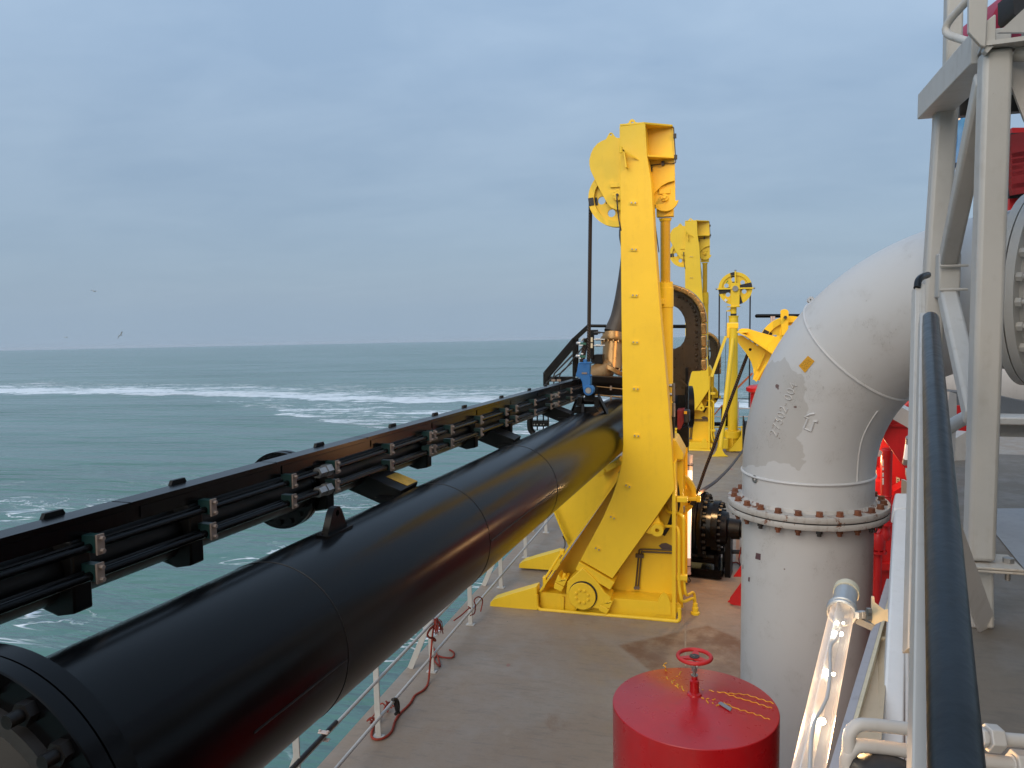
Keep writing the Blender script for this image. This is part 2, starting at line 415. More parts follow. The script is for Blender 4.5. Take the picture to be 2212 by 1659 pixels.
# decks
def deck_mat(name, base, warm, rustamt):
    m = bpy.data.materials.new(name); t, b = nodes(m); v = ocoord(t)
    big = nz(t, v, .55, 6, .65, .4); mid = nz(t, v, 3.2, 6, .65); fine = nz(t, v, 26, 4, .7); scr = nz(t, ocoord(t, (1.2, 6, 1)), 3.0, 6, .7, .6)
    c = mix(t, ramp(t, big, .34, .66), base, warm)
    c = mix(t, mth(t, 'MULTIPLY', ramp(t, scr, .48, .68), .48), c, tuple(x * .6 for x in base))
    c = mix(t, mth(t, 'MULTIPLY', ramp(t, fine, .5, .75), .30), c, tuple(x * .68 for x in warm))
    c = mix(t, mth(t, 'MULTIPLY', ramp(t, mid, .58, .72), .38), c, tuple(min(1, x * 1.22) for x in base))
    spk = ramp(t, nz(t, v, 9, 2, .5), .76, .79)
    c = mix(t, mth(t, 'MULTIPLY', spk, .7), c, (.06, .05, .045))
    if rustamt:
        s = t.nodes.new('ShaderNodeSeparateXYZ'); t.links.new(v, s.inputs[0])
        xx, yy = mth(t, 'ADD', s.outputs[0], OX), mth(t, 'ADD', s.outputs[1], OY)
        wv = mth(t, 'MULTIPLY', mth(t, 'SUBTRACT', nz(t, v, 1.8, 5, .6), .5), .8)
        # a rusty puddle stain with a hard edge beside the seam, dry line towards the gantry
        e1 = mth(t, 'SUBTRACT', mth(t, 'ADD', mth(t, 'MULTIPLY', xx, .85), 11.29), yy)
        e2 = mth(t, 'SUBTRACT', mth(t, 'ADD', mth(t, 'MULTIPLY', xx, -.86), 10.7), yy)
        e3 = mth(t, 'SUBTRACT', yy, mth(t, 'ADD', mth(t, 'MULTIPLY', xx, -1.36), 8.0))
        ee = mth(t, 'ADD', mth(t, 'MINIMUM', mth(t, 'MINIMUM', e1, e2), e3), mth(t, 'MULTIPLY', wv, .18))
        a = mth(t, 'MULTIPLY', ramp(t, ee, -.02, .10), ramp(t, ee, .1, 1.3, 1, .55))
        a = mth(t, 'MULTIPLY', a, ramp(t, mth(t, 'ADD', yy, wv), 7.6, 9.4))
        a = mth(t, 'MULTIPLY', a, ramp(t, mth(t, 'ADD', xx, wv), .5, 1.2, 1, 0))
        a = mth(t, 'MULTIPLY', a, ramp(t, mid, .3, .65, .35, .85))
        c = mix(t, a, c, (.155, .068, .030))
        rn = ramp(t, nz(t, v, 1.5, 8, .72, .5), .60, .74)
        c = mix(t, mth(t, 'MULTIPLY', rn, .55), c, (.20, .120, .072))
        rp = ramp(t, nz(t, v, 2.1, 3, .5), .74, .755)
        c = mix(t, mth(t, 'MULTIPLY', rp, .4), c, (.30, .06, .05))
    t.links.new(c, b.inputs['Base Color'])
    t.links.new(ramp(t, mid, .3, .7, .42, .72), b.inputs['Roughness'])
    bumpn(t, b, mth(t, 'ADD', mth(t, 'MULTIPLY', fine, .35), mid), .25, .012)
    return m
DX0, DX1, DY0, DY1 = -3.95, 12.0, -5.0, 28.5
OX, OY = (DX0 + DX1) / 2, (DY0 + DY1) / 2
DECK = deck_mat('worn_deck_paint', (.285, .235, .190), (.262, .195, .142), True)
mb = MB().box(((DX0 + DX1) / 2, (DY0 + DY1) / 2, -.06), (DX1 - DX0, DY1 - DY0, .12))
tag(mb.build('main_deck', DECK), 'worn grey brown steel main deck with rust stains', 'deck', kind='structure')
mb = MB().box(((DX0 + DX1) / 2 + .01, (DY0 + DY1) / 2, -2.57), (DX1 - DX0 - .06, DY1 - DY0 - .06, 4.9))
tag(mb.build('ship_hull', paint('hull_paint', (.12, .10, .10), .5, .1)), 'dark steel side of the ship below the deck edge', 'hull', kind='structure')
p0, p1 = onZ((1481, 1440), 0), onZ((1479, 1150), 0)
mb = MB().box(((p0 + p1) / 2) + V((0, 0, .004)), ((.022), (p1 - p0).length, .008), (p1 - p0).cross(Z).normalized(), (p1 - p0).normalized())
tag(mb.build('deck_seam', DECK), 'raised weld seam running along the main deck', 'seam', kind='structure')
OX = OY = 0
UDECK = deck_mat('upper_deck_paint', (.158, .138, .116), (.158, .128, .098), False)
a0, a1 = onZ((1996, 1659), 2.85), onZ((1992, 1100), 2.85)
dd_ = (a1 - a0).normalized()
poly = [a0 - dd_ * 3.2, a1 + dd_ * 2.6, V((9, a1.y + dd_.y * 2.6, 2.85)), V((9, -3, 2.85)), V((a0.x - .6, -3, 2.85))]
mb = MB().prism(poly, (0, 0, -.09))
tag(mb.build('upper_deck', UDECK), 'grey brown upper deck behind the dark handrail', 'deck', kind='structure')
nrm_ = V((dd_.y, -dd_.x, 0))  # hidden bulkhead put in to darken and redden the grey pipe's right side
bk = [a0 - dd_ * 3.0 + nrm_ * .35, a1 + dd_ * 2.4 + nrm_ * .35]
mb = MB().prism([bk[0], bk[1], V((bk[1].x, bk[1].y, 0)), V((bk[0].x, bk[0].y, 0))], nrm_ * .1)
for q in mb.v:
    q.z = .0 if q.z < .1 else 2.755
tag(mb.build('bulkhead', DRED), 'dark red bulkhead under the upper deck, added unseen to shade the grey pipe', 'bulkhead', kind='structure')
mb = MB().box((8.6, -2.2, 6.6), (8, 12, 7.5)).box((2.75, -2.2, 6.9), (3.69, 9, .2))  # unseen block and overhang, added for darker reflections on right-hand sides
tag(mb.build('blocker', BEI), 'beige deckhouse added unseen to the right for darker reflections', 'blocker', kind='structure')
# lighter painted walkway on the upper deck
wp = [onZ(q, 2.854) for q in (cF3(1020, 1000), cF3(1214, 1000), cF3(1380, 1560), cF3(1250, 1440), cF3(1025, 1160))]
mb = MB().prism(wp, (0, 0, .003))
tag(mb.build('painted_walkway', paint('walkway_grey', (.27, .28, .30), .6, .1, (.15, .13, .11), .3)), 'blue grey painted walkway strip on the upper deck', 'walkway', kind='structure')

# ================================================================== GANTRY (front one, copied for the one behind)
GY = 11.0
def arc_px(c, r, a0, a1, n=12): return [(c[0] + r * math.cos(R_(a0 + (a1 - a0) * i / n)), c[1] + r * math.sin(R_(a0 + (a1 - a0) * i / n))) for i in range(n + 1)]
def make_sheave(root, name, c, r, w, nh, mat=YEL, rot=0, stripes=(0, 1)):
    """grooved wheel on a y axis, web with round holes, black painted stripes"""
    rim = MB().lathe(c - V((0, w / 2, 0)), (0, 1, 0), [(r * .80, 0), (r, 0), (r, w * .12), (r * .93, w * .5), (r, w * .88), (r, w), (r * .80, w)], 56, False)
    rim.lathe(c - V((0, w / 2, 0)), (0, 1, 0), [(r * .80, w), (r * .80, 0)], 56, False)
    ob = rim.build(name, mat, root)
    hs = [circ(c + V((math.cos(R_(rot + i * 360 / nh)) * r * .56, -w * .14, math.sin(R_(rot + i * 360 / nh)) * r * .56)), r * .135, 16) for i in range(nh)]
    MB().prism(circ(c + V((0, -w * .14, 0)), r * .81, 48), (0, w * .28, 0), hs).build('sheave_web', mat, ob)
    for k in stripes:
        a = R_(rot + k * 360 / nh)
        d, n_ = V((math.cos(a), 0, math.sin(a))), V((-math.sin(a), 0, math.cos(a)))
        yy = V((0, -w * .5 - .004, 0)); yw = V((0, -w * .14 - .004, 0))
        s_ = r * .135
        mb = MB().prism([c + yw + d * r * .70 + n_ * s_, c + yw + d * r * .70 - n_ * s_, c + yw + d * r * .79 - n_ * s_, c + yw + d * r * .79 + n_ * s_], (0, -.002, 0))
        mb.prism([c + yw + d * r * .26 + n_ * s_, c + yw + d * r * .26 - n_ * s_, c + yw + d * r * .43 - n_ * s_, c + yw + d * r * .43 + n_ * s_], (0, -.002, 0))
        mb.prism([c + yy + d * r * .81 + n_ * s_, c + yy + d * r * .81 - n_ * s_, c + yy + d * r * .995 - n_ * s_, c + yy + d * r * .995 + n_ * s_], (0, -.002, 0))
        mb.build('black_stripe', STRP, ob)
    return ob
gl = onZ(cC(1000, 1500), 0)
G = thing('pipe_gantry', (gl.x, 11.9, 0), 'nearest yellow pipe gantry, tall cranked arm standing beside the black pipe', 'gantry', 'yellow pipe gantries along the deck')
# arm: cranked box beam
armpx = [cA(590, 170), cA(890, 140), cA(910, 500), cA(960, 830), cA(1005, 1600), cB(830, 700), cB(880, 1250), cC(1535, 0), cC(1570, 470),
         cC(1430, 680), cC(1060, 1200), cC(800, 1050), cC(830, 990), cC(985, 700), cC(1055, 540), cC(1085, 450), cC(1118, 340), cC(1135, 250), cC(1148, 100), cB(525, 1659), cB(512, 700), cA(605, 1659)]
arm = plate(MB(), armpx, GY, GY + .35).build('gantry_arm', YEL, G, .006)
# collar at the arm's foot
a, b_ = onY(cC(790, 1062), GY - .03), onY(cC(1078, 1232), GY - .03)
d_ = (b_ - a).normalized(); n_ = V((-d_.z, 0, d_.x))
if n_.z > 0: n_ = -n_
mb = MB().prism([a, b_, b_ + n_ * .13, a + n_ * .13], (0, .5, 0))
mb.prism([a + n_ * .13 + d_ * .18, b_ + n_ * .13 - d_ * .18, b_ + n_ * .75 - d_ * .30, a + n_ * .75 + d_ * .3], (0, .30, 0))
mb.build('arm_foot', YEL, G, .02)
# open head of the arm: back plate, top plate, shelf
hb = [cA(890, 146), cA(1215, 180), cA(1233, 500), cA(1235, 805), cA(1160, 822), cA(1085, 862), cA(1020, 925), cA(985, 975), cA(975, 1000), cA(900, 1000)]
mb = plate(MB(), hb, GY + .352, GY + .40)
zt = onY(cA(900, 142), GY).z; xl = onY(cA(590, 150), GY).x; xm = onY(cA(895, 140), GY).x; xr = onY(cA(1215, 180), GY + .4).x
mb.prism([V((xl + .004, GY + .004, zt + .003)), V((xm - .02, GY + .004, zt + .003)), V((xr, GY + .30, zt + .003)), V((xr, GY + .42, zt + .003)), V((xl + .004, GY + .42, zt + .003))], (0, 0, .025))
zs = onY(cA(915, 520), GY).z; xm2 = onY(cA(912, 510), GY).x
mb.prism([V((xm2 + .002, GY + .02, zs)), V((xr + .02, GY + .28, zs)), V((xr + .02, GY + .351, zs)), V((xm2 + .002, GY + .351, zs))], (0, 0, .022))
mb.build('arm_head', YEL, G, .003)
# lifting lugs
mb = plate(MB(), [cA(665, 160)] + [cA(680, 135), cA(700, 125), cA(705, 105), cA(725, 88), cA(745, 86), cA(768, 100), cA(775, 120), cA(800, 125), cA(820, 143)], GY + .1, GY + .14, [Yp([cA(740 + 20 * math.cos(i * .628), 132 - 20 * math.sin(i * .628)) for i in range(10)], GY + .1)])
mb.build('lifting_lug', YEL, G)
# small bracket on the arm's face
a, c, d = onY(cA(640, 455), GY), onY(cA(672, 662), GY), onY(cA(795, 540), GY)
q = V((0, -.16, 0))
mb = MB().prism([a, c, c + V((.02, 0, 0)), a + V((.02, 0, 0))], q * .7)
mb.prism([a + q * .7, d, d - V((0, 0, .02)), a + q * .7 - V((0, 0, .02))], V((.03, 0, -.02)))
mb.cyl(a + q * .8 + V((-.02, 0, .03)), a + q * .8 + V((-.02, 0, -.05)), .022)
mb.build('bracket', YEL, G)
for p in (cA(755, 1063), cA(762, 1605), cB(622, 545), cB(626, 928), cB(631, 1308), cC(1258, 32), cC(1187, 441), cC(1062, 698), cC(938, 954)):
    q = onY(p, GY); tl = V((1, 0, -.1 if p[1] < 1000 else -.45)).normalized()
    mb = MB().box(q - V((0, .006, 0)), (.095, .012, .05), tl, (0, 1, 0), tl.cross(V((0, 1, 0))))
    o = mb.build('cable_clip', YEL, G)
    for s_ in (-1, 1): MB().cyl(q + tl * s_ * .026 - V((0, .026, 0)), q + tl * s_ * .026 - V((0, .012, 0)), .011, n=8).build('clip_bolt', STEEL, o)
# sheave housing cheek plates
hp = [cA(600, 305), cA(555, 302), cA(535, 285), cA(513, 252), cA(500, 242), cA(480, 242), cA(467, 256), cA(430, 320), cA(380, 340), cA(330, 372), cA(285, 425), cA(255, 490), cA(238, 560), cA(238, 615), cA(250, 680), cA(280, 745), cA(330, 855), cA(400, 985), cA(440, 1062), cA(490, 1118), cA(545, 1143), cA(620, 1150)]
hole = [Yp([cA(489 + 12 * math.cos(i * .628), 267 - 12 * math.sin(i * .628)) for i in range(10)], GY + .06)]
plate(MB(), hp + [cA(700, 1150), cA(700, 305)], GY + .06, GY + .10, hole).build('sheave_cheek', YEL, G, .004)
hole = [Yp([cA(489 + 12 * math.cos(i * .628), 267 - 12 * math.sin(i * .628)) for i in range(10)], GY + .27)]
plate(MB(), hp + [cA(700, 1150), cA(700, 305)], GY + .27, GY + .31, hole).build('sheave_cheek', YEL, G, .004)
shc = onY(cA(572, 1003), GY + .185); shr = (onY(cA(237, 1003), GY + .185) - shc).length
make_sheave(G, 'sheave', shc, shr, .15, 6, rot=187, stripes=(0, 2, 4))
q = onY(cA(572, 975), GY + .05)
mb = MB().cyl(q, q - V((0, .04, 0)), .075, n=28).box(q + V((-.03, -.008, .14)), (.15, .02, .06))
for i in range(8): mb.bolt(q + V((.06 * math.cos(i * .785), -.04, .06 * math.sin(i * .785))), (0, -1, 0), .008, .010)
mb.build('pin_cover', YEL, G, .004)
mb = MB().tube(smooth([q + V((0, -.06, 0)), q + V((0, -.10, -.05)), q + V((.01, -.06, -.25)), q + V((.04, -.05, -.45)), q + V((.08, .0, -.60))]), .010).cyl(q, q - V((0, .07, 0)), .018)
mb.build('grease_hose', DARK, G)
# hydraulic cylinder behind the arm
HY = GY + .56
cc = onY(cA(1118, 1000), HY - .1)
xr_ = onY(cA(1125, 1500), HY).x
ztop, zmid, zbody = onY(cA(1125, 1090), HY).z, onY(cA(1125, 1245), HY).z, onY(cB(885, 470), HY).z
hole = []
plate(MB(), [cA(960, 960), cA(960, 700), cA(1236, 700), cA(1240, 1040)] + arc_px(cA(1118, 1000), 40 * .75, 10, 170, 14), HY - .15, HY - .09).build('cylinder_lug', YEL, G, .004)
q = onY(cA(1118, 1005), HY - .15)
mb = MB().cyl(q, q - V((0, .04, 0)), .052, n=24).box(q + V((0, -.01, .09)), (.155, .02, .07)).cyl(q - V((0, .08, 0)), q, .02)
for i in range(4): mb.bolt(q + V((.038 * math.cos(i * 1.57 + .4), -.04, .038 * math.sin(i * 1.57 + .4))), (0, -1, 0), .012, .012)
mb.build('pin_cover', YEL, G, .004)
C3 = lambda z: V((xr_, HY, z))
mb = MB().lathe(C3(zmid), Z, [(.05, -.05), (.078, -.04), (.09, 0), (.10, .0)], 24).box(C3((ztop + zmid) / 2 + .02), (.235, .16, ztop - zmid))
mb.build('rod_eye', YEL, G, .015)
MB().cyl(C3(zbody), C3(zmid), .070, n=28).build('cylinder_rod', paint('rod_yellow', (.62, .36, .015), .35, .08, (.2, .12, .02), .4), G)
mb = MB().lathe(C3(zbody), Z, [(.08, .05), (.108, .045), (.108, -.02), (.116, -.025), (.116, -.30), (.108, -.305), (.108, -2.6), (.116, -2.62), (.116, -2.8)], 32)
for i in range(12): mb.bolt(C3(zbody + .06) + V((.094 * math.cos(i * .5236), .094 * math.sin(i * .5236), -.015)), Z, .010, .018)
mb.build('cylinder_body', YEL, G)
xp = V((-.05, -.15, 0))
mb = MB().tube(fil([C3(zbody - .25) + V((-.05, -.10, 0)), C3(zbody - .25) + xp, C3(zbody - 1.40) + xp, C3(zbody - 1.40) + V((-.05, -.10, 0))], .06), .017).box(C3(zbody - .22) + V((-.05, -.14, 0)), (.09, .06, .08)).box(C3(zbody - 1.50) + V((-.02, -.14, 0)), (.10, .06, .20))
mb.build('oil_pipe', YEL, G, .006)
q = C3(zbody - 1.42) + V((.04, -.14, 0))
mb = MB()
for k in (0, -.13):
    mb.cyl(q + V((-.04, 0, k)), q + V((.03, 0, k)), .018, n=8).cyl(q + V((.03, 0, k)), q + V((.065, 0, k)), .027, n=6).cyl(q + V((.085, 0, k + .03)), q + V((.085, 0, k - .10)), .022, n=8)
mb.cyl(q + V((.085, 0, -.25)), q + V((.085, 0, -.47)), .025, n=10)
mb.build('hose_fitting', STEEL, G)
for k, o_ in ((0, 0), (1, .07)):
    MB().tube(smooth([q + V((.085 - o_ * .3, o_, -.45)), q + V((.07 - o_ * .5, o_, -.85)), q + V((.04 + o_, 0, -1.3)), q + V((.09 + o_, 0, -1.75)), q + V((.02, 0, -2.05)), q + V((-.06, 0, -2.2))]), .026).build('hydraulic_hose', RUB, G)
# thin lines on the head
mb = MB().tube(fil([onY(p, GY + .33) for p in (cA(1195, 176), cA(1222, 182), cA(1248, 600), cA(1150, 600), cA(950, 625), cA(962, 800), cA(990, 1110), cA(1012, 1350), cA(1050, 1640))], .03), .0065)
for p in (cA(1236, 283), cA(1246, 530), cA(1098, 602), cA(957, 672), cA(992, 1110)): mb.box(onY(p, GY + .33), (.04, .04, .06))
mb.build('cable_line', DARK, G)
# ---- base
BW = GY + .42
webpx = [cC(455, 1440), cC(1562, 1535), cC(1562, 300), cC(1560, 60), cC(1400, 60), cC(1130, 330), cC(1090, 415), cC(800, 840), cC(560, 1190), cC(470, 1300)]
plate(MB(), webpx, BW, BW + .05).build('base_web', YEL, G)
# inclined flange of the base
fl = [cC(480, 1300), cC(560, 1180), cC(710, 950), cC(890, 690), cC(1090, 395), cC(1130, 330)]
mb = MB(); P = Yp(fl, GY + .02)
for i in range(len(P) - 1): mb.add([P[i], P[i + 1], P[i + 1] + V((-.045, 0, -.02)), P[i] + V((-.045, 0, -.02)), P[i] + V((0, .55, 0)), P[i + 1] + V((0, .55, 0)), P[i + 1] + V((-.045, .55, -.02)), P[i] + V((-.045, .55, -.02))], [(0, 1, 2, 3), (4, 7, 6, 5), (0, 4, 5, 1), (1, 5, 6, 2), (2, 6, 7, 3), (3, 7, 4, 0)])
mb.build('base_flange', YEL, G)
# bottom box
bot = [cC(455, 1448), cC(1562, 1535), cC(1560, 1400), cC(1430, 1388), cC(1070, 1360), cC(480, 1310)]
plate(MB(), bot, GY + .06, GY + .5).build('base_box', YEL, G, .05)
# right hand wall of the base with stiffener
wx = onY(cC(1562, 1530), GY + .04).x
zt2 = onY(cC(1562, 250), GY + .04).z
mb = MB().box((wx + .012, GY + .83, zt2 / 2), (.03, 1.62, zt2)).box((wx + .0, GY + .05, zt2 / 2), (.05, .03, zt2))
for k in (.42, .95, 1.5): mb.box((wx + .06, GY + k, zt2 / 2), (.09, .03, zt2 - .1))
mb.build('base_side', YEL, G)
# pointed cover at the base's top right
plate(MB(), [cC(1548, 60), cC(1575, 65), cC(1640, 180), cC(1640, 235), cC(1550, 235)], GY + .3, GY + .9).build('base_cover', YEL, G, .02)
# rear frame
rear = [cC(585, 650), cC(640, 770), cC(712, 935), cC(820, 800), cC(1090, 420), cC(1500, 500), cC(1500, 60), cC(1300, 60), cC(1130, 232), cC(940, 345), cC(760, 430)]
plate(MB(), rear, GY + 1.62, GY + 1.68).build('rear_frame', YEL, G)
P = Yp([cC(560, 590), cC(590, 655), cC(645, 790), cC(712, 935)], GY + 1.5)
MB().tube(P, .022, 8).build('rear_edge_pipe', YEL, G)
P = Yp([cC(945, 335), cC(1135, 225)], GY + 1.45)
mb = MB().bar(P[0], P[1], .3, .10, (0, 0, 1))
for k in (.3, .8): mb.cyl(P[0].lerp(P[1], k) - V((0, .17, 0)), P[0].lerp(P[1], k) - V((0, .13, 0)), .03, n=10)
mb.build('pipe_saddle', YEL, G, .01)
# feet
for pts, y in (([cC(60, 1430), cC(65, 1392), cC(90, 1370), cC(250, 1320), cC(440, 1265), cC(448, 1455)], GY - .04), ([cC(298, 1112), cC(298, 1082), cC(330, 1060), cC(470, 1018), cC(622, 975), cC(640, 1135)], GY + 1.62)):
    mb = plate(MB(), pts, y, y + .20)
    mb.build('foot', YEL, G, .025)
# pin at the foot of the arm
pc = onY(cC(815, 1338), GY - .06)
DY_ = V((0, -.035, 0))
KS = .77
mb = MB().cyl(pc + V((0, .09, 0)), pc + V((0, .3, 0)), .262, n=40)
d_ = V((1, 0, -.42)).normalized(); u_ = V((.42, 0, 1)).normalized()
D2_, U2_ = d_ * KS, u_ * KS
mb.prism([pc - D2_ * .36 + U2_ * .12, pc - D2_ * .20 + U2_ * .50, pc + D2_ * .1 + U2_ * .40, pc + D2_ * .36 + U2_ * .25, pc + D2_ * .50 + U2_ * .22, pc + D2_ * .52 - U2_ * .05, pc + D2_ * .3 - U2_ * .12, pc - D2_ * .3 - U2_ * .1], (0, .3, 0))
for s_ in (-1, 1):
    e_ = pc + D2_ * s_ * .47 + V((0, -.004, 0))
    mb.prism([e_ - D2_ * .10, e_ + D2_ * .09, e_ + D2_ * .09 + U2_ * .16, e_ + D2_ * .03 + U2_ * .16, e_ + D2_ * .03 + U2_ * .11, e_ - D2_ * .03 + U2_ * .11, e_ - D2_ * .10 + U2_ * .17], (0, .26, 0))
    e_ = e_ + V((0, -.003, 0))
    mb.prism([e_ - D2_ * .10 - U2_ * .008, e_ + D2_ * .09 - U2_ * .008, e_ + D2_ * .08 - U2_ * .12, e_ - D2_ * .08 - U2_ * .12], (0, .26, 0))
    mb.cyl(e_ + V((0, .1, 0)) - U2_ * .16, e_ + V((0, .1, 0)) + U2_ * .20, .026, n=6)
mb.build('bearing_housing', YEL, G, .008)
MB().cyl(pc + V((.010, -.012, .010)), pc + V((.010, .05, .010)), .210, n=44).build('bearing_seal', RUB, G)
mb = MB().cyl(pc + DY_, pc + V((0, .12, 0)), .199, n=44)
for i in range(8): mb.cyl(pc + V((.096 * math.cos(i * .785 + .35), -.055, .096 * math.sin(i * .785 + .35))), pc + V((.096 * math.cos(i * .785 + .35), -.03, .096 * math.sin(i * .785 + .35))), .021, n=10)
mb.build('pin_cap', YEL, G, .006)
# eye bracket on the arm's edge
q = onY(cC(1428, 798), GY - .0)
mb = plate(MB(), [cC(1330, 825), cC(1430, 690), cC(1468, 775), cC(1450, 835), cC(1400, 840)], GY + .05, GY + .12)
mb.lathe(q - V((0, .05, 0)), (0, 1, 0), [(.030, 0), (.088, 0), (.088, .2), (.030, .2)], 24, False).lathe(q - V((0, .05, 0)), (0, 1, 0), [(.03, .2), (.03, 0)], 24, False)
mb.build('eye_bracket', YEL, G)
# pipework on the base
mb = MB().tube(fil([onY(p, GY - .03) for p in (cC(440, 1330), cC(446, 1430), cC(470, 1452), cC(900, 1487), cC(1300, 1520), cC(1590, 1548), cC(1610, 1530), cC(1608, 1440))], .1), .026, 10)
mb.build('drain_pipe', YEL, G)
mb = MB().tube(fil([onY(p, GY + .3) for p in (cC(655, 965), cC(640, 990), cC(500, 1215))], .04), .020, 10)
mb.box(onY(cC(650, 980), GY + .3), (.07, .1, .07)).box(onY(cC(510, 1215), GY + .30), (.05, .1, .14))
mb.build('cable_conduit', YEL, G, .006)
MB().tube(smooth([onY(cC(468, 1252), GY + .28), onY(cC(440, 1262), GY + .2), onY(cC(430, 1290), GY + .1), onY(cC(442, 1328), GY)]), .011).build('cable', DARK, G)
MB().tube(smooth([onY(cC(655, 850), GY + 1.5), onY(cC(672, 890), GY + 1.45), onY(cC(670, 940), GY + 1.0), onY(cC(645, 975), GY + .4)]), .011).build('cable', DARK, G)
mb = MB()
for k in (0, 1):
    o_ = 22 * k
    mb.tube(fil([onY(p, BW - .03) for p in (cC(1250 + o_, 1270), cC(1275 + o_, 1000), cC(1280 + o_, 962 + o_ * .5), cC(1310, 958 + o_), cC(1560, 968 + o_))], .06), .013, 8)
    mb.cyl(onY(cC(1248 + o_, 1275), BW - .06), onY(cC(1248 + o_, 1275), BW), .026, n=8)
mb.box(onY(cC(1283, 1012), BW - .03), (.12, .05, .05))
mb.build('hydraulic_line', paint('line_brown', (.10, .065, .035), .5), G)
plate(MB(), [cC(1438, 930), cC(1462, 912), cC(1500, 908), cC(1545, 930), cC(1552, 955), cC(1545, 970), cC(1470, 965)], BW - .006, BW - .002).build('bare_patch', paint('primer_patch', (.12, .085, .08), .6), G)
plate(MB(), [cC(1420, 1490), cC(1425, 1400), cC(1450, 1340), cC(1478, 1312), cC(1505, 1330), cC(1535, 1400), cC(1538, 1497)], GY + .045, GY + .058).build('doubler_plate', YEL, G)
plate(MB(), [cC(635, 1450), cC(630, 1360), cC(650, 1345), cC(665, 1350), cC(662, 1455)], GY + .03, GY + .059).build('stiffener', YEL, G)
q = onY(cC(1590, 1440), GY + .1)
plate(MB(), [cC(1562, 1405), cC(1600, 1402), cC(1622, 1425), cC(1615, 1445), cC(1565, 1500)], GY + .09, GY + .13).build('tie_lug', YEL, G)
wxx = wx + .13
vq = onZ(cC(1736, 1488), 0)
mb = MB().tube(fil([onY(cC(1492, 600), GY + .4), onY(cC(1510, 655), GY + .3), onY(cC(1590, 665), GY + .2), V((wxx, GY + .12, onY(cC(1635, 710), GY).z)), V((wxx, GY + .12, .55))], .12), .024)
mb.build('vent_pipe', YEL, G)
mb = MB().tube(fil([onY(cC(1470, 770), GY + .2), onY(cC(1590, 775), GY + .1), V((wxx - .06, GY + .06, onY(cC(1620, 850), GY).z)), V((wxx - .06, GY + .06, .5)), V((wxx - .02, GY + .02, .27)), V((vq.x - .01, vq.y, .25)), V((vq.x, vq.y, .05))], .10), .022)
mb.build('vent_pipe', YEL, G)
mb = MB().tube(fil([V((wxx, GY + .12, .6)), V((wxx + .03, GY + .1, .34)), V((vq.x - .02, vq.y + .08, .31)), V((vq.x, vq.y + .06, .12))], .1), .020)
mb.build('vent_pipe', YEL, G)
mb = MB()
for z_ in (.62, 1.75): MB().box((wxx - .02, GY + .1, z_), (.15, .1, .07)).build('pipe_clamp', YEL, G, .006)
mb.lathe((vq.x, vq.y, 0), Z, [(.065, 0), (.065, .03), (.045, .04), (.045, .10), (.035, .11), (.035, .16)], 8)
mb.build('vent_foot', YEL, G)
# deflection sheave at the base
dc = onY(cC(1568, 505), GY + 1.15)
dr = .33
ob = make_sheave(G, 'base_sheave', dc, dr, .12, 6, rot=38, stripes=(3, 5))
g0_, g1_ = onY(cC(1560, 549), GY + 1.0), onY(cC(1765, 549), GY + 1.0)
mb = MB().bar(g0_, g1_, .06, .05).box(g1_, (.06, .07, .085))
MB().box(onY(cC(1632, 628), GY + .95), (.08, .08, .10)).build('switch_box', GALV, G, .006)
mb.build('rope_guard', YEL, G, .006)

ref = V((onZ((1531, 973), 0).x - onZ((1455, 1337), 0).x, onZ((1531, 973), 0).y - GY - .08, 0))
G2 = copy_thing(G, ref, 'smaller looking yellow pipe gantry further along the deck, behind the curved roller guide')

# ================================================================== BLACK SUCTION PIPE with its jet water line
VD = ray((1648, 709)).normalized()
E1 = VD.cross(Z).normalized(); E2 = E1.cross(VD).normalized()
PR = .43; PD = PR / math.sin(R_(8.7)); U0, W0 = -PD * math.cos(R_(33.9)), -PD * math.sin(R_(33.9))
def PL(u, w, s): return CAM + E1 * u + E2 * w + VD * s
def proj(p):
    d = V(p) - CAM; k = d.dot(FW); return CX + F * d.dot(RT) / k, CY - F * d.dot(UP) / k
def s_at(u, w, px):
    a, b = .2, 200
    for _ in range(50):
        m = (a + b) / 2
        if proj(PL(u, w, m))[0] < px: a = m
        else: b = m
    return a
P0 = thing('suction_pipe', PL(U0, W0, 6) - V((0, 0, .6)), 'huge glossy black suction pipe running from the lower left corner to the yellow gantry', 'dredge pipe')
SE = 15.2
mb = MB().ringed([[PL(U0 + r * math.cos(2 * math.pi * i / 96), W0 + r * math.sin(2 * math.pi * i / 96), s) for i in range(96)] for r, s in [(PR + .012, 1.90), (PR + .003, 1.98), (PR, 2.2)] + [(PR, 2.2 + (SE - 2.2) * k / 12) for k in range(1, 13)]])
mb.build('pipe_body', BLK, P0)
# far end turns inboard to the hull
C_ = PL(U0, W0, SE)
mb = MB().tube([C_, C_ + VD * .3, C_ + VD * .75 + E1 * .15, C_ + VD * 1.05 + E1 * .5, C_ + VD * 1.15 + E1 * 1.0], PR, 40)
mb.build('pipe_elbow', BLKM, P0)
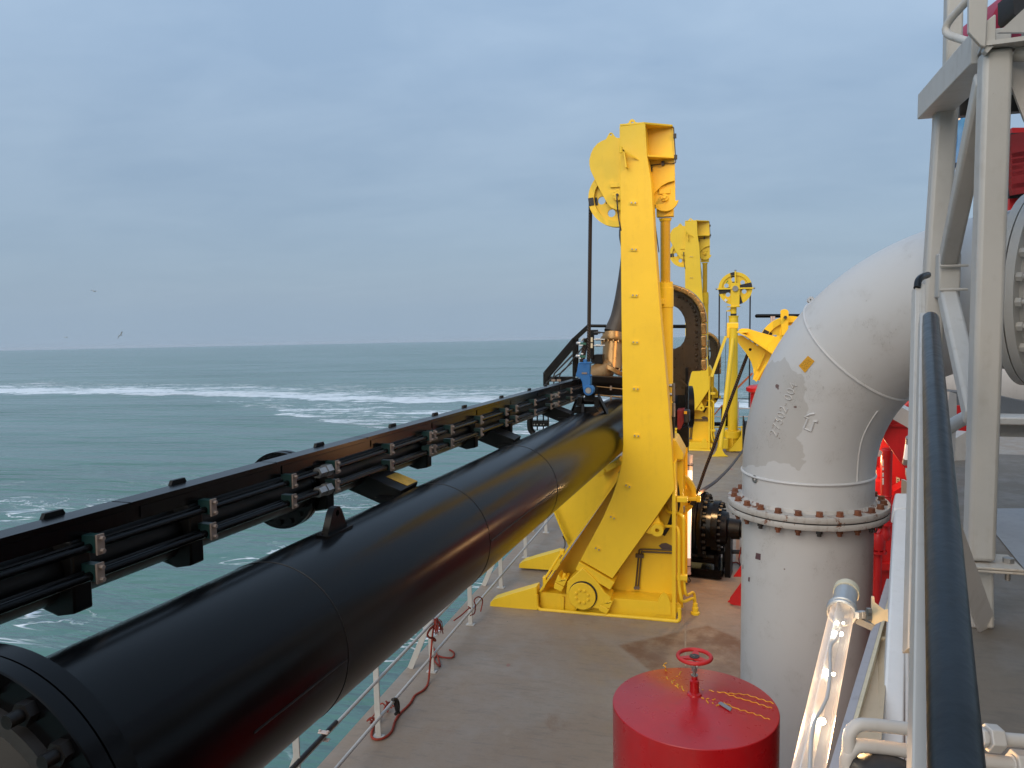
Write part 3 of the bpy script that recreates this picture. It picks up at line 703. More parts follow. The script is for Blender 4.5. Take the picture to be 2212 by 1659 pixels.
# weld seams
def on_pipe(p, e=.0):
    """where the sight line through p meets the pipe"""
    r = ray(p); a = V((r.dot(E1), r.dot(E2))); b = V((-U0, -W0))
    A = a.dot(a); B = a.dot(b); Cc = b.dot(b) - (PR + e) ** 2; D_ = B * B - A * Cc
    tt = (-B - math.sqrt(max(D_, 0))) / A
    q = r * tt; return math.atan2(q.dot(E2) - W0, q.dot(E1) - U0), q.dot(VD)
for pp in ((750, 1384), cC(50, 800), cC(605, 400)):
    s = on_pipe(pp)[1]
    MB().torus(PL(U0, W0, s), VD, PR - .001, .0042, 80, 6).build('weld_seam', BLKM, P0)
for pa, pb in ((cC(70, 890), cC(600, 460)), (cG3(0, 1380), cG3(735, 770))):
    (a1_, s1_), (a2_, s2_) = on_pipe(pa), on_pipe(pb)
    mb = MB().tube([PL(U0 + PR * math.cos(a1_), W0 + PR * math.sin(a1_), s1_ + (s2_ - s1_) * k / 20) for k in range(21)], .005, 6)
    mb.build('weld_seam', BLKM, P0)
# end flange with nuts
FR = .578
o_ = PL(U0, W0, 0)
mb = MB().lathe(o_, VD, [(PR * .9, 1.825), (FR, 1.825), (FR, 1.895), (PR + .06, 1.90), (PR + .012, 1.93)], 96)
mb.build('pipe_flange', BLK, P0, smooth=50)
mb = MB().lathe(o_, VD, [(.30, 1.755), (FR - .004, 1.755), (FR, 1.76), (FR, 1.818)], 96)
fl1 = mb.build('end_flange', BLK, P0, smooth=30)
mb = MB().lathe(o_, VD, [(.42, 1.72), (.465, 1.72), (.468, 1.756)], 80, False); mb.lathe(o_, VD, [(.42, 1.757), (.42, 1.72)], 80, False)
mb.build('raised_ring', paint('worn_ring_steel', (.022, .019, .018), .6, .3, (.02, .018, .016), .9, 0, scale=4), P0)
mb = MB().lathe(o_, VD, [(.02, 1.66), (.34, 1.69), (.415, 1.756)], 64); mb.build('end_cover', BLK, P0)
for i in range(20):
    a = 2 * math.pi * (i + .35) / 20
    q = PL(U0 + .525 * math.cos(a), W0 + .525 * math.sin(a), 0)
    mb = MB().bolt(q + VD * 1.756, -VD, .038, .035).cyl(q + VD * 1.73, q + VD * 1.675, .022, n=12)
    mb.build('flange_nut', paint('flange_nut_steel', (.006, .005, .005), .5, .3, (.01, .008, .006), .6, spec=.25) if i == 0 else bpy.data.materials['flange_nut_steel'], P0)
# lifting lug
ang, sl_ = on_pipe((723, 1149))
def onp(a, s, r=PR): return PL(U0 + r * math.cos(a), W0 + r * math.sin(a), s)
rd = (E1 * math.cos(ang) + E2 * math.sin(ang)); tg = (-E1 * math.sin(ang) + E2 * math.cos(ang))
q = onp(ang, sl_)
lugp = [q + VD * x + rd * y for x, y in ((-.11, -.02), (.11, -.02), (.11, .012), (.05, .125), (.025, .148), (-.025, .148), (-.05, .125), (-.11, .012))]
mb = MB().prism([p - tg * .022 for p in lugp], tg * .044, [[q - tg * .022 + rd * .112 + VD * (.018 * math.cos(i * .628)) + rd * (.018 * math.sin(i * .628)) for i in range(10)]])
mb.box(q + rd * .004, (.27, .09, .018), VD, tg, rd)
mb.build('pipe_lug', BLK, P0, .006)
# jet water line: pipe, cover trough, hydraulic lines
jk = .86
UJ, JR = -3.0, .155
WJ = UJ * math.tan(R_(21.65) - math.asin(JR / 3.22))
JE = s_at(UJ, WJ, 1246)
MB().tube([PL(UJ, WJ, .6), PL(UJ, WJ, JE)], JR, 32).build('jet_pipe', BLKM, P0)
uf = -3.25 * jk
def wang(deg, u): return u * math.tan(R_(deg))
wt, wb_ = wang(15.55, uf), wang(17.33, uf)
mb = MB(); s0 = .6
def jbar(u0, u1, w0, w1, a, b): mb.ringed([[PL(u, w, s) for u, w in ((u0, w0), (u1, w0), (u1, w1), (u0, w1))] for s in (a, b)])
jbar(uf - .012, uf, wb_, wt - .012, s0, JE)
k = s0; L = 0
while k < JE - .4:                       # cover lids, butted, every third one lipped
    ln_ = 1.15; e = min(k + ln_ - .012, JE)
    jbar(uf - .105, uf + .010, wt - .010, wt + .002, k, e)
    jbar(uf - .002, uf + .006, wb_ + .012, wt - .03, k + .06, e - .02)
    k += ln_; L += 1
mb.build('cover_trough', BLK, P0)
for px in (118, 387, 692, 850, 942, 1005, 1085, 1145, 1180):
    s = s_at(uf - .11, wt, px)
    mb = MB().prism([PL(uf - .11, wt - .05, s - .085), PL(uf - .11, wt - .05, s + .085), PL(uf - .11, wt + .022, s + .045), PL(uf - .11, wt + .022, s - .045)], E1 * -.02)
    mb.build('cover_tab', BLKM, P0)
uh = uf + .045
for dg, r in ((18.30, .017), (20.62, .021)):
    MB().tube([PL(uh, wang(dg, uh), .6), PL(uh, wang(dg, uh), JE)], r, 12).build('hydraulic_line', BLK, P0)
    MB().tube([PL(uf + .01, wang(dg - .55, uf), .6), PL(uf + .01, wang(dg - .55, uf), JE)], .008, 8).build('thin_line', BLKM, P0)
cl_px = [cI7(970, 640)[0], cI7(2065, 280)[0], cG2(1015, 670)[0], cG2(1390, 540)[0], cG2(1865, 385)[0], cG2(2205, 270)[0], cI1(45, 1540)[0], cI1(295, 1455)[0], cI1(725, 1320)[0], cI1(1085, 1200)[0], cI1(1230, 1145)[0], cI1(1500, 1060)[0], cI1(1735, 980)[0], cI1(1840, 945)[0], cI1(2025, 880)[0]]
for px in cl_px:
    for dg, hh in ((18.30, .044), (20.62, .044)):
        s = s_at(uh + .035, wang(dg, uh), px)
        ux, wx_ = uh + .030, wang(dg, uh + .03)
        mb = MB().ringed([[PL(ux + i, wx_ + j, s + k) for k, j in ((-.020, -hh), (.020, -hh), (.020, hh), (-.020, hh))] for i in (0, .010)])
        for j in (-.027, .027): mb.cyl(PL(ux, wx_ + j, s), PL(ux + .028, wx_ + j, s), .010, n=6)
        o = mb.build('clamp_plate', TAN, P0)
        mb = MB().ringed([[PL(uf + i, wx_ + j, s + k) for k, j in ((-.022, -hh + .01), (.022, -hh + .01), (.022, hh - .004), (-.022, hh - .004))] for i in (.002, uh + .029 - uf)])
        mb.build('clamp_block', GRN, o)
for px in (cG2(1255, 575)[0], cI1(1785, 950)[0]):
    for dg in (18.3, 20.62):
        s = s_at(uh, wang(dg, uh), px)
        mb = MB()
        q = PL(uh, wang(dg, uh), s)
        mb.cyl(q - VD * .06, q + VD * .02, .036, n=6).cyl(q + VD * .025, q + VD * .09, .042, n=6)
        mb.build('pipe_union', STEEL, P0)
for px in (cI7(820, 900)[0], cI7(1920, 580)[0], cG2(1335, 740)[0], cG2(2195, 420)[0], cI1(1160, 1380)[0], cI1(655, 1580)[0]):
    s = s_at(uf, WJ - .2, px)
    mb = MB().prism([PL(uf + .0, wb_, s - .05), PL(uf, WJ - .165, s - .05), PL(uf - .1, WJ - .185, s - .05), PL(uf - .26, WJ - .14, s - .05), PL(uf - .3, wb_, s - .05)], VD * .1)
    mb.build('pipe_hanger', BLKM, P0, .01)
# flange pair on the jet pipe
rr_ = ray((612, 1057)); UF = UJ - .10; WF = UF * rr_.dot(E2) / rr_.dot(E1)
s = s_at(UF, WF, 612)
for k in (-.045, .012):
    mb = MB().lathe(PL(UF, WF, s + k), VD, [(JR, 0), (.262, 0), (.262, .035), (JR, .035)], 48)
    for i in range(16):
        a = 2 * math.pi * i / 16; mb.bolt(PL(UF + .215 * math.cos(a), WF + .215 * math.sin(a), s + k), -VD, .02, .02)
    mb.build('jet_flange', BLK, P0)
# struts carrying the jet line
for i, (pa, pb) in enumerate(((cG2(1640, 610), cG2(1830, 800)), (cI1(790, 1480), cI1(1020, 1620)), (cI1(1690, 1170), cI1(1850, 1260)))):
    s = s_at(UJ + .05, WJ - JR, pa[0])
    top, foot = PL(UJ + .0, WJ - JR * .6, s), onp(R_(128), s + .02, PR - .02)
    ax_ = (foot - top).normalized(); sd_ = VD
    mb = MB().bar(top, foot, .34 if i == 0 else .30, .16, ax_.cross(VD)); o = mb.build('strut', BLKM, P0, .004)
    MB().box(foot + rd * .01, (.46, .3, .03), VD, tg, rd).build('strut_pad', BLKM, o)
    if i == 0:
        nn_ = VD * -1
        fa = top.lerp(foot, .52); fb = top.lerp(foot, .97); sidev = ax_.cross(VD).normalized()
        if sidev.dot(CAM - top) < 0: sidev = -sidev
        c0_ = sidev * .0815
        mb = MB().prism([fa + c0_ - VD * .02, fa + c0_ + VD * .165, fb + c0_ + VD * .165, fb + c0_ - VD * .02], sidev * .003)
        mb.build('yellow_plate', paint('worn_yellow_plate', (.55, .29, .02), .5, .25, (.12, .06, .02), .7, .4, scale=3), o)
# the line's end by the gantry: elbow, flange, riser, rubber hose
e0 = PL(UJ, WJ + .05, JE - .1)
YE = e0.y + .9
c1 = onY(cG4(1000, 830), e0.y + .5); c2 = onY(cG4(1245, 760), YE)
mb = MB().tube([e0, e0.lerp(c1, .4) + V((0, 0, .04)), c1, c2 - V((.12, 0, .0))], [.09, .10, .14, .18], 28)
mb.build('jet_elbow', GLIT, P0)
fc = onY(cG4(1255, 745), YE); fax = (onY(cG4(1262, 730), YE) - onY(cG4(1170, 900), YE)).normalized()
fax = V((.45, .1, .88)).normalized()
mb = MB().lathe(fc - fax * .03, fax, [(.16, -.06), (.235, -.03), (.235, 0), (.235, .03), (.16, .035)], 36)
for i in range(14):
    x_, y_ = perp(fax); a = 2 * math.pi * i / 14; mb.bolt(fc + (x_ * math.cos(a) + y_ * math.sin(a)) * .205 + fax * .01, fax, .016, .03)
mb.build('elbow_flange', GLIT, P0)
r0, r1 = onY(cG4(1235, 690), YE + .1), onY(cG4(1255, 400), YE + .25)
MB().lathe(r0, r1 - r0, [(.182, -.12), (.182, 0), (.182, (r1 - r0).length)], 36).build('riser_pipe', GLIT, P0)
rax = (r1 - r0).normalized()
mb = MB().lathe(r1, rax, [(.18, -.1), (.225, -.07), (.232, -.05), (.232, .0), (.205, .01), (.205, .08), (.19, .09)], 40)
for i in range(14):
    x_, y_ = perp(rax); a = 2 * math.pi * i / 14; mb.bolt(r1 - rax * .08 + (x_ * math.cos(a) + y_ * math.sin(a)) * .207, -rax, .016, .04)
mb.build('hose_flange', GLIT, P0)
hp_ = [r1 + rax * .08, onY(cG4(1270, 330), YE + .3), onY(cG4(1330, 150), YE + .35), onY(cB(545, 500), YE + .4), onY(cB(580, 200), YE + .5), onY(cA(680, 1400), YE + .6), onY(cA(740, 1200), YE + .9), onY(cA(820, 1300), YE + 1.5), onY(cB(720, 100), YE + 2.0), onY(cB(760, 500), YE + 2.2)]
MB().tube(smooth(hp_, 6), [.185 + .02 * math.sin(min(i, 12) / 12 * math.pi) - .0012 * i for i in range(len(hp_) * 6 - 5)], 28).build('rubber_hose', RUB if False else paint('hose_rubber', (.040, .030, .022), .5, .3, (.08, .05, .03), .5, 0, bump=.3), P0)
# trough's turn towards the hull
ye2 = PL(uf, wt, JE).y
tA, tB = PL(uf, wt, JE - .02), onY(cG4(1420, 868), ye2 + .35)
mb = MB().bar(tA + V((0, 0, -.04)), tB + V((0, 0, -.04)), .30, .10).bar(tA + V((0, .05, -.20)), tB + V((0, .05, -.20)), .12, .22)
mb.build('trough_end', BLKM, P0)
for z_ in (-.18, -.32):
    MB().tube([PL(uh, wt + z_ + .02, JE - .05), tB + V((0, -.2, z_))], .015, 8).build('hydraulic_line', BRN, P0)
for z_ in (-.16, -.33):
    q = tA.lerp(tB, .62) + V((0, -.22, z_)); MB().box(q, (.03, .03, .07)).build('clamp_plate', TAN, P0)
# saddle on top of the pipe that takes the hoisting block
HYp = GY + .12
def g4(x, y, yy=HYp): return onY(cG4(x, y), yy)
mb = MB()
for xs in (-1, 1):
    a = g4(955 + xs * 105, 1205); c = g4(955 + xs * 92, 1092)
    mb.bar(a, c, .072, .07, (0, 1, 0)); mb.bar(g4(955 + xs * 120, 1090, HYp + .06), g4(955 + xs * (230 if xs > 0 else 205), 1310, HYp + .2), .03, .16, (0, 1, 0))
mb.prism([g4(805, 1212), g4(1045, 1216), g4(1090, 1300), g4(960, 1270), g4(735, 1300)], (0, .06, 0))
mb.cyl(g4(885, 1140, HYp + .1), g4(1030, 1140, HYp + .1), .053, n=24)
mb.prism([g4(872, 1290, HYp - .2), g4(905, 1290, HYp - .2), g4(900, 1180, HYp - .1), g4(876, 1180, HYp - .1)], (0, .05, 0))
mb.build('hoist_saddle', BLKM, P0, .006)
mb = MB().cyl(g4(990, 1010, HYp + .04), g4(985, 1010, HYp + .14), .09, n=30).box(g4(975, 1085, HYp + .08), (.13, .12, .09))
mb.build('saddle_eye', BLKM, P0)

# ------------------------------------------------------------------ hoisting rope and its blue wedge socket
WY = shc.y
xw = shc.x - shr + .02
rp = [V((xw, WY, shc.z)), V((xw, WY, shc.z - .6)), g4(958, 675, HYp)]
mb = MB().tube([rp[0], rp[0].lerp(rp[2], .25), rp[0].lerp(rp[2], .5), rp[0].lerp(rp[2], .75), rp[2]], .027, 10)
hoist = mb.build('hoist_rope', ROPEM)
tag(hoist, 'thick brown wire rope hanging from the nearest gantry sheave to the blue socket', 'wire rope', 'wire ropes of the deck gear')
sock = thing('wedge_socket', g4(950, 1020), 'blue painted wedge socket at the lower end of the hoisting rope', 'rope socket')
mb = MB().prism([g4(852, 684), g4(992, 684), g4(990, 760), g4(985, 832), g4(1000, 845), g4(1000, 940), g4(985, 950), g4(985, 1000), g4(905, 1000), g4(895, 905), g4(868, 860), g4(828, 846), g4(822, 828), g4(838, 775)], (0, -.11, 0))
mb.box(g4(922, 690, HYp - .055), (.172, .13, .02)).box(g4(918, 668, HYp - .055), (.05, .06, .05)).cyl(g4(985, 840, HYp - .13), g4(985, 840, HYp), .018, n=8)
mb.build('socket_body', BLU, sock, .012)
q = g4(955, 1018, HYp - .13)
mb = MB().lathe(q, (0, 1, 0), [(.045, 0), (.068, 0), (.075, .01), (.075, .13), (.045, .13)], 36, False).cyl(q + V((0, .01, 0)), q + V((0, .12, 0)), .06, n=30)
mb.build('socket_eye', BLU, sock)
MB().cyl(q - V((0, .012, 0)), q + V((0, .25, 0)), .041, n=28).build('socket_pin', STEEL, sock)
MB().box(g4(908, 813, HYp - .115), (.075, .012, .024)).build('name_plate', TAN, sock)
def stroke_text(mb, txt, o, ax, uv, size, r, n):
    GL = {'C': [[(.9, 1.3), (.5, 1.6), (.1, 1.2), (.1, .4), (.5, 0), (.9, .3)]], 'E': [[(.9, 1.6), (.1, 1.6), (.1, 0), (.9, 0)], [(.1, .8), (.7, .8)]]}
    for i, ch in enumerate(txt):
        for l in GL[ch]: mb.tube([o + ax * (i * 1.25 + x) * size + uv * y * size + n for x, y in l], r, 5)
mb = MB(); stroke_text(mb, 'CE', g4(890, 742, HYp - .112), V((1, 0, 0)), Z, .026, .003, V((0, 0, 0)))
mb.build('raised_mark', BLU, sock)
# dead end of the rope with clips
for k, (x0_, x1_) in enumerate(((922, 868), (948, 885))):
    tag(MB().tube([g4(x0_, 400, HYp + .05 + .03 * k), g4((x0_ + x1_) / 2 - 2, 540, HYp + .03), g4(x1_, 680, HYp)], .025, 8).build('rope_tail', ROPEM), ('outer' if k == 0 else 'inner') + ' short tail of wire rope standing up from the blue socket', 'wire rope', 'wire ropes of the deck gear')
for k, y_ in enumerate((455, 608)):
    c = thing('rope_clip', g4(880, y_ + 20), ('upper' if k == 0 else 'lower') + ' grey and green clip clamping the rope tails above the blue socket', 'rope clip', 'clips on the rope tails')
    dx = -6 * k
    mb = MB().tube([g4(830 + dx, y_), g4(865 + dx, y_ + 3)], .02, 8).tube([g4(850 + dx, y_ + 28), g4(890 + dx, y_ + 30)], .014, 8).tube([g4(872 + dx, y_ - 25), g4(900 + dx, y_ - 60 if k == 0 else y_ - 20)], .015, 8).ball(g4(828 + dx, y_ + 2), .025)
    mb.build('clip_nut', GALV, c)
    MB().bar(g4(860 + dx, y_ + 4, HYp - .08), g4(928 + dx, y_ + 8, HYp - .08), .022, .03).build('clip_bridge', paint('clip_green', (.02, .10, .07), .4) if k == 0 else bpy.data.materials['clip_green'], c)

# ------------------------------------------------------------------ black guard frame outboard of the hose
FY = 13.6
def gf(x, y, d=0): return onY(cG4(x, y), FY + d)
fr = thing('hose_guard_frame', gf(700, 1000), 'black tubular guard frame with thin lines left of the hose flange', 'guard frame')
for a, c, w in ((gf(452, 812), gf(800, 402), .085), (gf(800, 402), gf(968, 248), .075), (gf(455, 800), gf(455, 962), .10), (gf(790, 395), gf(790, 850), .06), (gf(478, 838), gf(775, 490), .085), (gf(490, 882), gf(800, 882), .09), (gf(996, 300), gf(996, 640), .075)):
    MB().bar(a, c, w, .08, (0, 1, 0)).build('frame_bar', BLKM, fr, .01)
MB().tube([gf(965, 250), gf(1165, 252)], .027, 14).build('top_rail', BLKM, fr)
MB().box(gf(1018, 328), (.145, .1, .09)).build('valve_box', BLKM, fr, .01)
MB().prism([gf(1030, 592), gf(1125, 592), gf(1125, 700), gf(985, 700), gf(985, 640)], (0, .2, 0)).build('frame_plate', BLKM, fr)
MB().tube([gf(818, 400), gf(818, 800)], .032, 12).build('frame_tube', BLKM, fr)
for pts in ([(455, 930), (548, 850), (548, 820), (770, 600)], [(545, 940), (545, 830), (575, 790), (770, 590)], [(612, 930), (612, 840), (640, 790), (760, 690)], [(560, 850), (660, 790), (770, 650), (940, 440)]):
    MB().tube(fil([gf(x, y, -.12) for x, y in pts], .08), .012, 8).build('thin_hose', RUB, fr)
for x, y in ((995, 415), (995, 485), (540, 897), (605, 897)):
    MB().box(gf(x, y, -.2), (.034, .03, .08) if x > 900 else (.07, .03, .035)).build('clip_block', TAN if x < 900 else CREAM, fr)
for y in (412, 484, 330):
    mb = MB().tube([gf(1020, y, -.2), gf(1150, y, -.2)], .012, 8).cyl(gf(1045, y, -.2), gf(1068, y, -.2), .024, n=6).cyl(gf(1074, y, -.2), gf(1096, y, -.2), .022, n=6)
    mb.build('line_fitting', STEEL if y > 350 else RUB, fr)
# ladder-like bracket under it
br = thing('hose_bracket', gf(350, 1480), 'dark bracket with upright bars under the black trough, in front of the sea', 'bracket')
BY = 12.4
gb = lambda x, y: onY(cI1(x, y), BY)
mb = MB().bar(gb(1400, 1322), gb(1700, 1322), .03, .06, (0, 1, 0)).bar(gb(1400, 1366), gb(1700, 1366), .062, .05, (0, 1, 0)); mb.build('bracket_bar', BLKM, br)
for x in (1532, 1620, 1690): MB().tube([gb(x, 1230), gb(x, 1450)], .012, 8).build('bracket_rod', BLKM, br)
MB().tube(smooth([gb(1430, 1250), gb(1425, 1350), gb(1435, 1440), gb(1480, 1500)]), .05, 14).build('bracket_hose', BLKM, br)
for x in (1500, 1540, 1592, 1632): MB().cyl(gb(x, 1365) + V((0, -.05, 0)), gb(x, 1365), .010, n=8).build('bracket_bolt', STEEL, br)

# ================================================================== CURVED ROLLER GUIDES
RY = 15.0
def d5(x, y, yy=RY): return onY(cD(x, y), yy)
RG = thing('curved_roller_guide', d5(300, 1560), 'large black curved guide plate with shiny greased blocks, between the two tall gantries', 'roller guide', 'curved black roller guides')
h3 = lambda x, y: onY(cH3(x, y), RY)
outl = [d5(-10, 790), d5(100, 790), d5(160, 815), d5(225, 845), d5(285, 890), d5(330, 940), d5(365, 1010), d5(380, 1090), d5(384, 1300), d5(384, 1555), h3(590, 592), h3(462, 598), h3(440, 640), h3(400, 806), h3(388, 830), h3(368, 845), h3(362, 955), h3(250, 950), h3(120, 950), d5(-60, 1500), d5(-60, 900)]
hol = [d5(130, 962), d5(165, 982), d5(195, 1015), d5(222, 1065), d5(237, 1130), d5(237, 1230), d5(220, 1290), d5(185, 1335), d5(140, 1358), d5(80, 1365), d5(30, 1300), d5(10, 1150), d5(40, 1000), d5(90, 955)]
MB().prism(outl, (0, .25, 0), [hol]).build('guide_plate', BRN, RG, .012)
tp = [(-10, 770), (75, 772), (158, 795), (232, 822), (296, 862), (346, 915), (383, 975), (404, 1062), (407, 1170), (407, 1282), (407, 1392), (407, 1504)]
GOLD = paint('gold_lit_greased_steel', (.42, .235, .085), .22, .35, (.03, .018, .01), .75, 0, metal=.8, scale=3.5, bump=.45)  # lamp's gold reflection put into the base colour; dark mask is grease
for i, (x, y) in enumerate(tp):
    q = d5(x, y); a = tp[max(0, i - 1)]; c = tp[min(len(tp) - 1, i + 1)]
    dirv = (d5(*c) - d5(*a)).normalized()
    nn_ = V((0, 1, 0)).cross(dirv)
    MB().box(q + V((0, .0, 0)), (.205 if i > 6 else .175, .34, .105), dirv, (0, 1, 0), nn_).build('guide_block', GOLD, RG, .022)
for x, y in ((175, 872), (210, 887), (245, 912), (278, 942), (302, 972), (322, 1012), (335, 1052), (340, 1090), (340, 1132), (338, 1204), (340, 1246), (338, 1312), (342, 1358), (338, 1420), (338, 1466), (338, 1540)):
    q = d5(x, y); MB().lathe(q, (0, -1, 0), [(.028, 0), (.025, .015), (.012, .028)], 10).build('rivet', BRN, RG)
MB().tube([d5(120, 1150, RY + 1.2), d5(300, 1150, RY + 1.2)], .036, 12).build('guide_bar', BLKM, RG)
MB().prism([h3(250, 940), h3(360, 940), h3(360, 1150), h3(250, 1150)], (0, .2, 0)).build('guide_post', BLKM, RG)
MB().bar(h3(225, 640) - V((0, .1, 0)), h3(395, 806) - V((0, .1, 0)), .035, .03, (0, 1, 0)).build('guide_stay', BRN, RG)
MB().box(h3(388, 1160), (.05, .2, 1.6)).build('guide_rail', BLKM, RG)
copy_thing(RG, d5(553, 1565, 30) - d5(405, 1505), 'farther curved black guide, half hidden behind the second gantry')
# latch block below the guide
LY = 14.2
h3b = lambda x, y: onY(cH3(x, y), LY)
la = thing('pipe_latch', h3b(330, 1640), 'dark latch with dull red plate and rounded roller beside the nearest gantry arm', 'latch')
MB().prism([h3b(245, 1160), h3b(345, 1150), h3b(345, 1330), h3b(290, 1460), h3b(245, 1450)], (0, .25, 0)).build('latch_plate', DRED, la, .01)
MB().box(h3b(388, 1245), (.10, .25, .23)).build('latch_roller', RUB, la, .03)
MB().box(h3b(372, 1182) - V((0, .135, 0)), (.05, .02, .05)).build('reflector', paint('amber_plate', (.75, .38, .02), .3), la)
MB().prism([h3b(240, 1440), h3b(410, 1400), h3b(410, 1700), h3b(240, 1700)], (0, .2, 0)).build('latch_base', BLKM, la)

# ================================================================== COMPENSATOR MAST with its sheave
MY = 24.6
def m1(x, y, d=0): return onY(cH1(x, y), MY + d)
def m2(x, y, d=0): return onY(cH2(x, y), MY + d)
MA = thing('sheave_mast', V((onZ(cH2(750, 1290), 0).x, MY, 0)), 'slim yellow mast with a spoked sheave on top, standing behind the yellow bracket', 'mast')
ax = m2(752, 1000).x; zz = lambda y: m1(520, y).z
ax = (m1(520, 600).x + m2(757, 950).x) / 2
A_ = lambda z: V((ax, MY, z))
zb = m2(750, 1020).z
MB().cyl(A_(zb), A_(zz(870)), .146, .130, 32).build('mast_pole', YEL, MA)
mb = MB().lathe(A_(0), Z, [(.20, 0), (.20, zb - .20), (.21, zb - .2)], 36).lathe(A_(0), Z, [(.22, zb - .21), (.25, zb - .20), (.25, zb - .01), (.24, zb)], 36)
for i in range(12): mb.bolt(A_(zb) + V((.20 * math.cos(i * .5236), .20 * math.sin(i * .5236), 0)), Z, .02, .03)
mb.box(A_(.2) + V((0, -.22, 0)), (.02, .1, .4))
mb.build('mast_base', YEL, MA)
MB().lathe(A_(zz(880)), Z, [(.137, 0), (.137, zz(730) - zz(880)), (.152, zz(725) - zz(880)), (.152, zz(712) - zz(880))], 32).build('mast_sleeve', YEL, MA)
MB().lathe(A_(zz(712)), Z, [(.088, 0), (.088, zz(680) - zz(712))], 24).build('dark_ring', STRP, MA)
mb = MB().lathe(A_(zz(680)), Z, [(.09, 0), (.09, zz(590) - zz(680)), (.20, zz(588) - zz(680)), (.20, zz(574) - zz(680))], 28)
mb.prism([m1(405, 640), m1(485, 612), m1(485, 655), m1(405, 650)], (0, .1, 0))
mb.build('mast_head', YEL, MA)
sc_ = m1(535, 318)
sr = (m1(290, 318) - sc_).length
ms = make_sheave(MA, 'mast_sheave', V((sc_.x, MY, sc_.z)), sr, .12, 6, rot=100, stripes=(0,))
for a in (12, 190, -72):
    d_ = V((math.cos(R_(a)), 0, math.sin(R_(a)))); n_ = V((-d_.z, 0, d_.x)); c_ = V((sc_.x, MY - .066, sc_.z))
    MB().prism([c_ + d_ * sr * .3 + n_ * .075, c_ + d_ * sr * .3 - n_ * .075, c_ + d_ * sr * .99 - n_ * .075, c_ + d_ * sr * .99 + n_ * .075], (0, -.004, 0)).build('black_stripe', STRP, ms)
q = V((sc_.x, MY - .10, sc_.z))
mb = MB().prism([m1(470, 585, -.12), m1(595, 585, -.12), m1(602, 240, -.12), m1(470, 232, -.12)], (0, .03, 0)).prism([m1(470, 585, .14), m1(595, 585, .14), m1(602, 240, .14), m1(470, 232, .14)], (0, .03, 0))
mb.box(q + V((0, 0, sr * .62)), (.045, .05, sr * .9)).box(q + V((0, -.02, 0)), (sr * 2.12, .04, .045))
mb.build('sheave_fork', YEL, MA, .005)
mb = MB()
for dx, dz in ((-1.1, 0), (1.1, 0), (0, 1.08)): mb.ball(q + V((dx * sr, 0, dz * sr)), .032)
mb.cyl(q - V((0, .08, 0)), q, .085, n=24)
mb.build('sheave_pin', STEEL, MA)
q = m1(418, 228, -.12); MB().prism([m1(395, 240, -.12), m1(425, 200, -.12), m1(438, 204, -.12), m1(405, 247, -.12)], (0, -.006, 0)).build('green_tag', paint('green_mark', (.05, .25, .04), .5), MA)
MB().prism([m1(370, 485, -.12), m1(395, 462, -.12), m1(425, 488, -.12), m1(398, 512, -.12)], (0, -.006, 0)).build('white_tag', WHB, MA)
# raking stay with a flared foot
st_ = [onY(cH1(500, 1040), MY - .35), onY(cH2(560, 1360), MY - 1.0)]
MB().tube([st_[0], st_[1] + V((0, 0, -.0))], .07, 18).build('mast_stay', YEL, MA)
ft = [onY(p, MY - 1.12) for p in (cH2(425, 1442), cH2(470, 1400), cH2(505, 1340), cH2(522, 1285), cH2(590, 1310), cH2(610, 1360), cH2(645, 1410), cH2(692, 1440))]
MB().prism(ft, (0, .05, 0)).build('stay_foot', YEL, MA)
st2 = [m1(400, 1010, -.1), m1(190, 1600, -.3)]
MB().bar(st2[0], st2[1], .08, .06, (0, 1, 0)).build('mast_brace', YEL, MA)
MB().tube([m1(408, 650), m1(385, 1659), m2(600, 1000)], .008, 6).build('thin_cable', DARK, MA)
for x, nm, lab in ((304, 'l', 'black rope hanging from the left side of the mast sheave'), (752, 'r', 'black rope hanging from the right side of the mast sheave')):
    a = m1(x, 395); e = onY(cH2(512, 480) if nm == 'l' else cH2(1015, 640), MY)
    e = V((a.x, MY, e.z))
    tag(MB().tube([a, a.lerp(e, .5), e], .022, 10).build('mast_rope', paint('black_rope', (.014, .012, .016), .6) if nm == 'l' else bpy.data.materials['black_rope']), lab, 'rope', 'ropes on the mast sheave')
# small winch at the mast's foot
WN = thing('small_winch', m2(900, 1360, -.4), 'small winch with yellow side plate at the foot of the slim mast', 'winch')
MB().prism([m2(705, 1355, -.4), m2(900, 1110, -.4), m2(905, 950, -.4), m2(922, 940, -.4), m2(925, 1355, -.4)], (0, .08, 0)).build('winch_frame', YEL, WN)
c_ = m2(945, 1050, -.4)
MB().lathe(c_, (1, 0, .0), [(.48, -.03), (.51, 0), (.35, .03), (.35, .15), (.51, .18)], 40).build('winch_drum', RUB, WN)
# black floats / fittings by the foot
MB().box(m2(640, 1230, -.3), (.2, .2, .3)).build('winch_support', YEL, WN, .02)

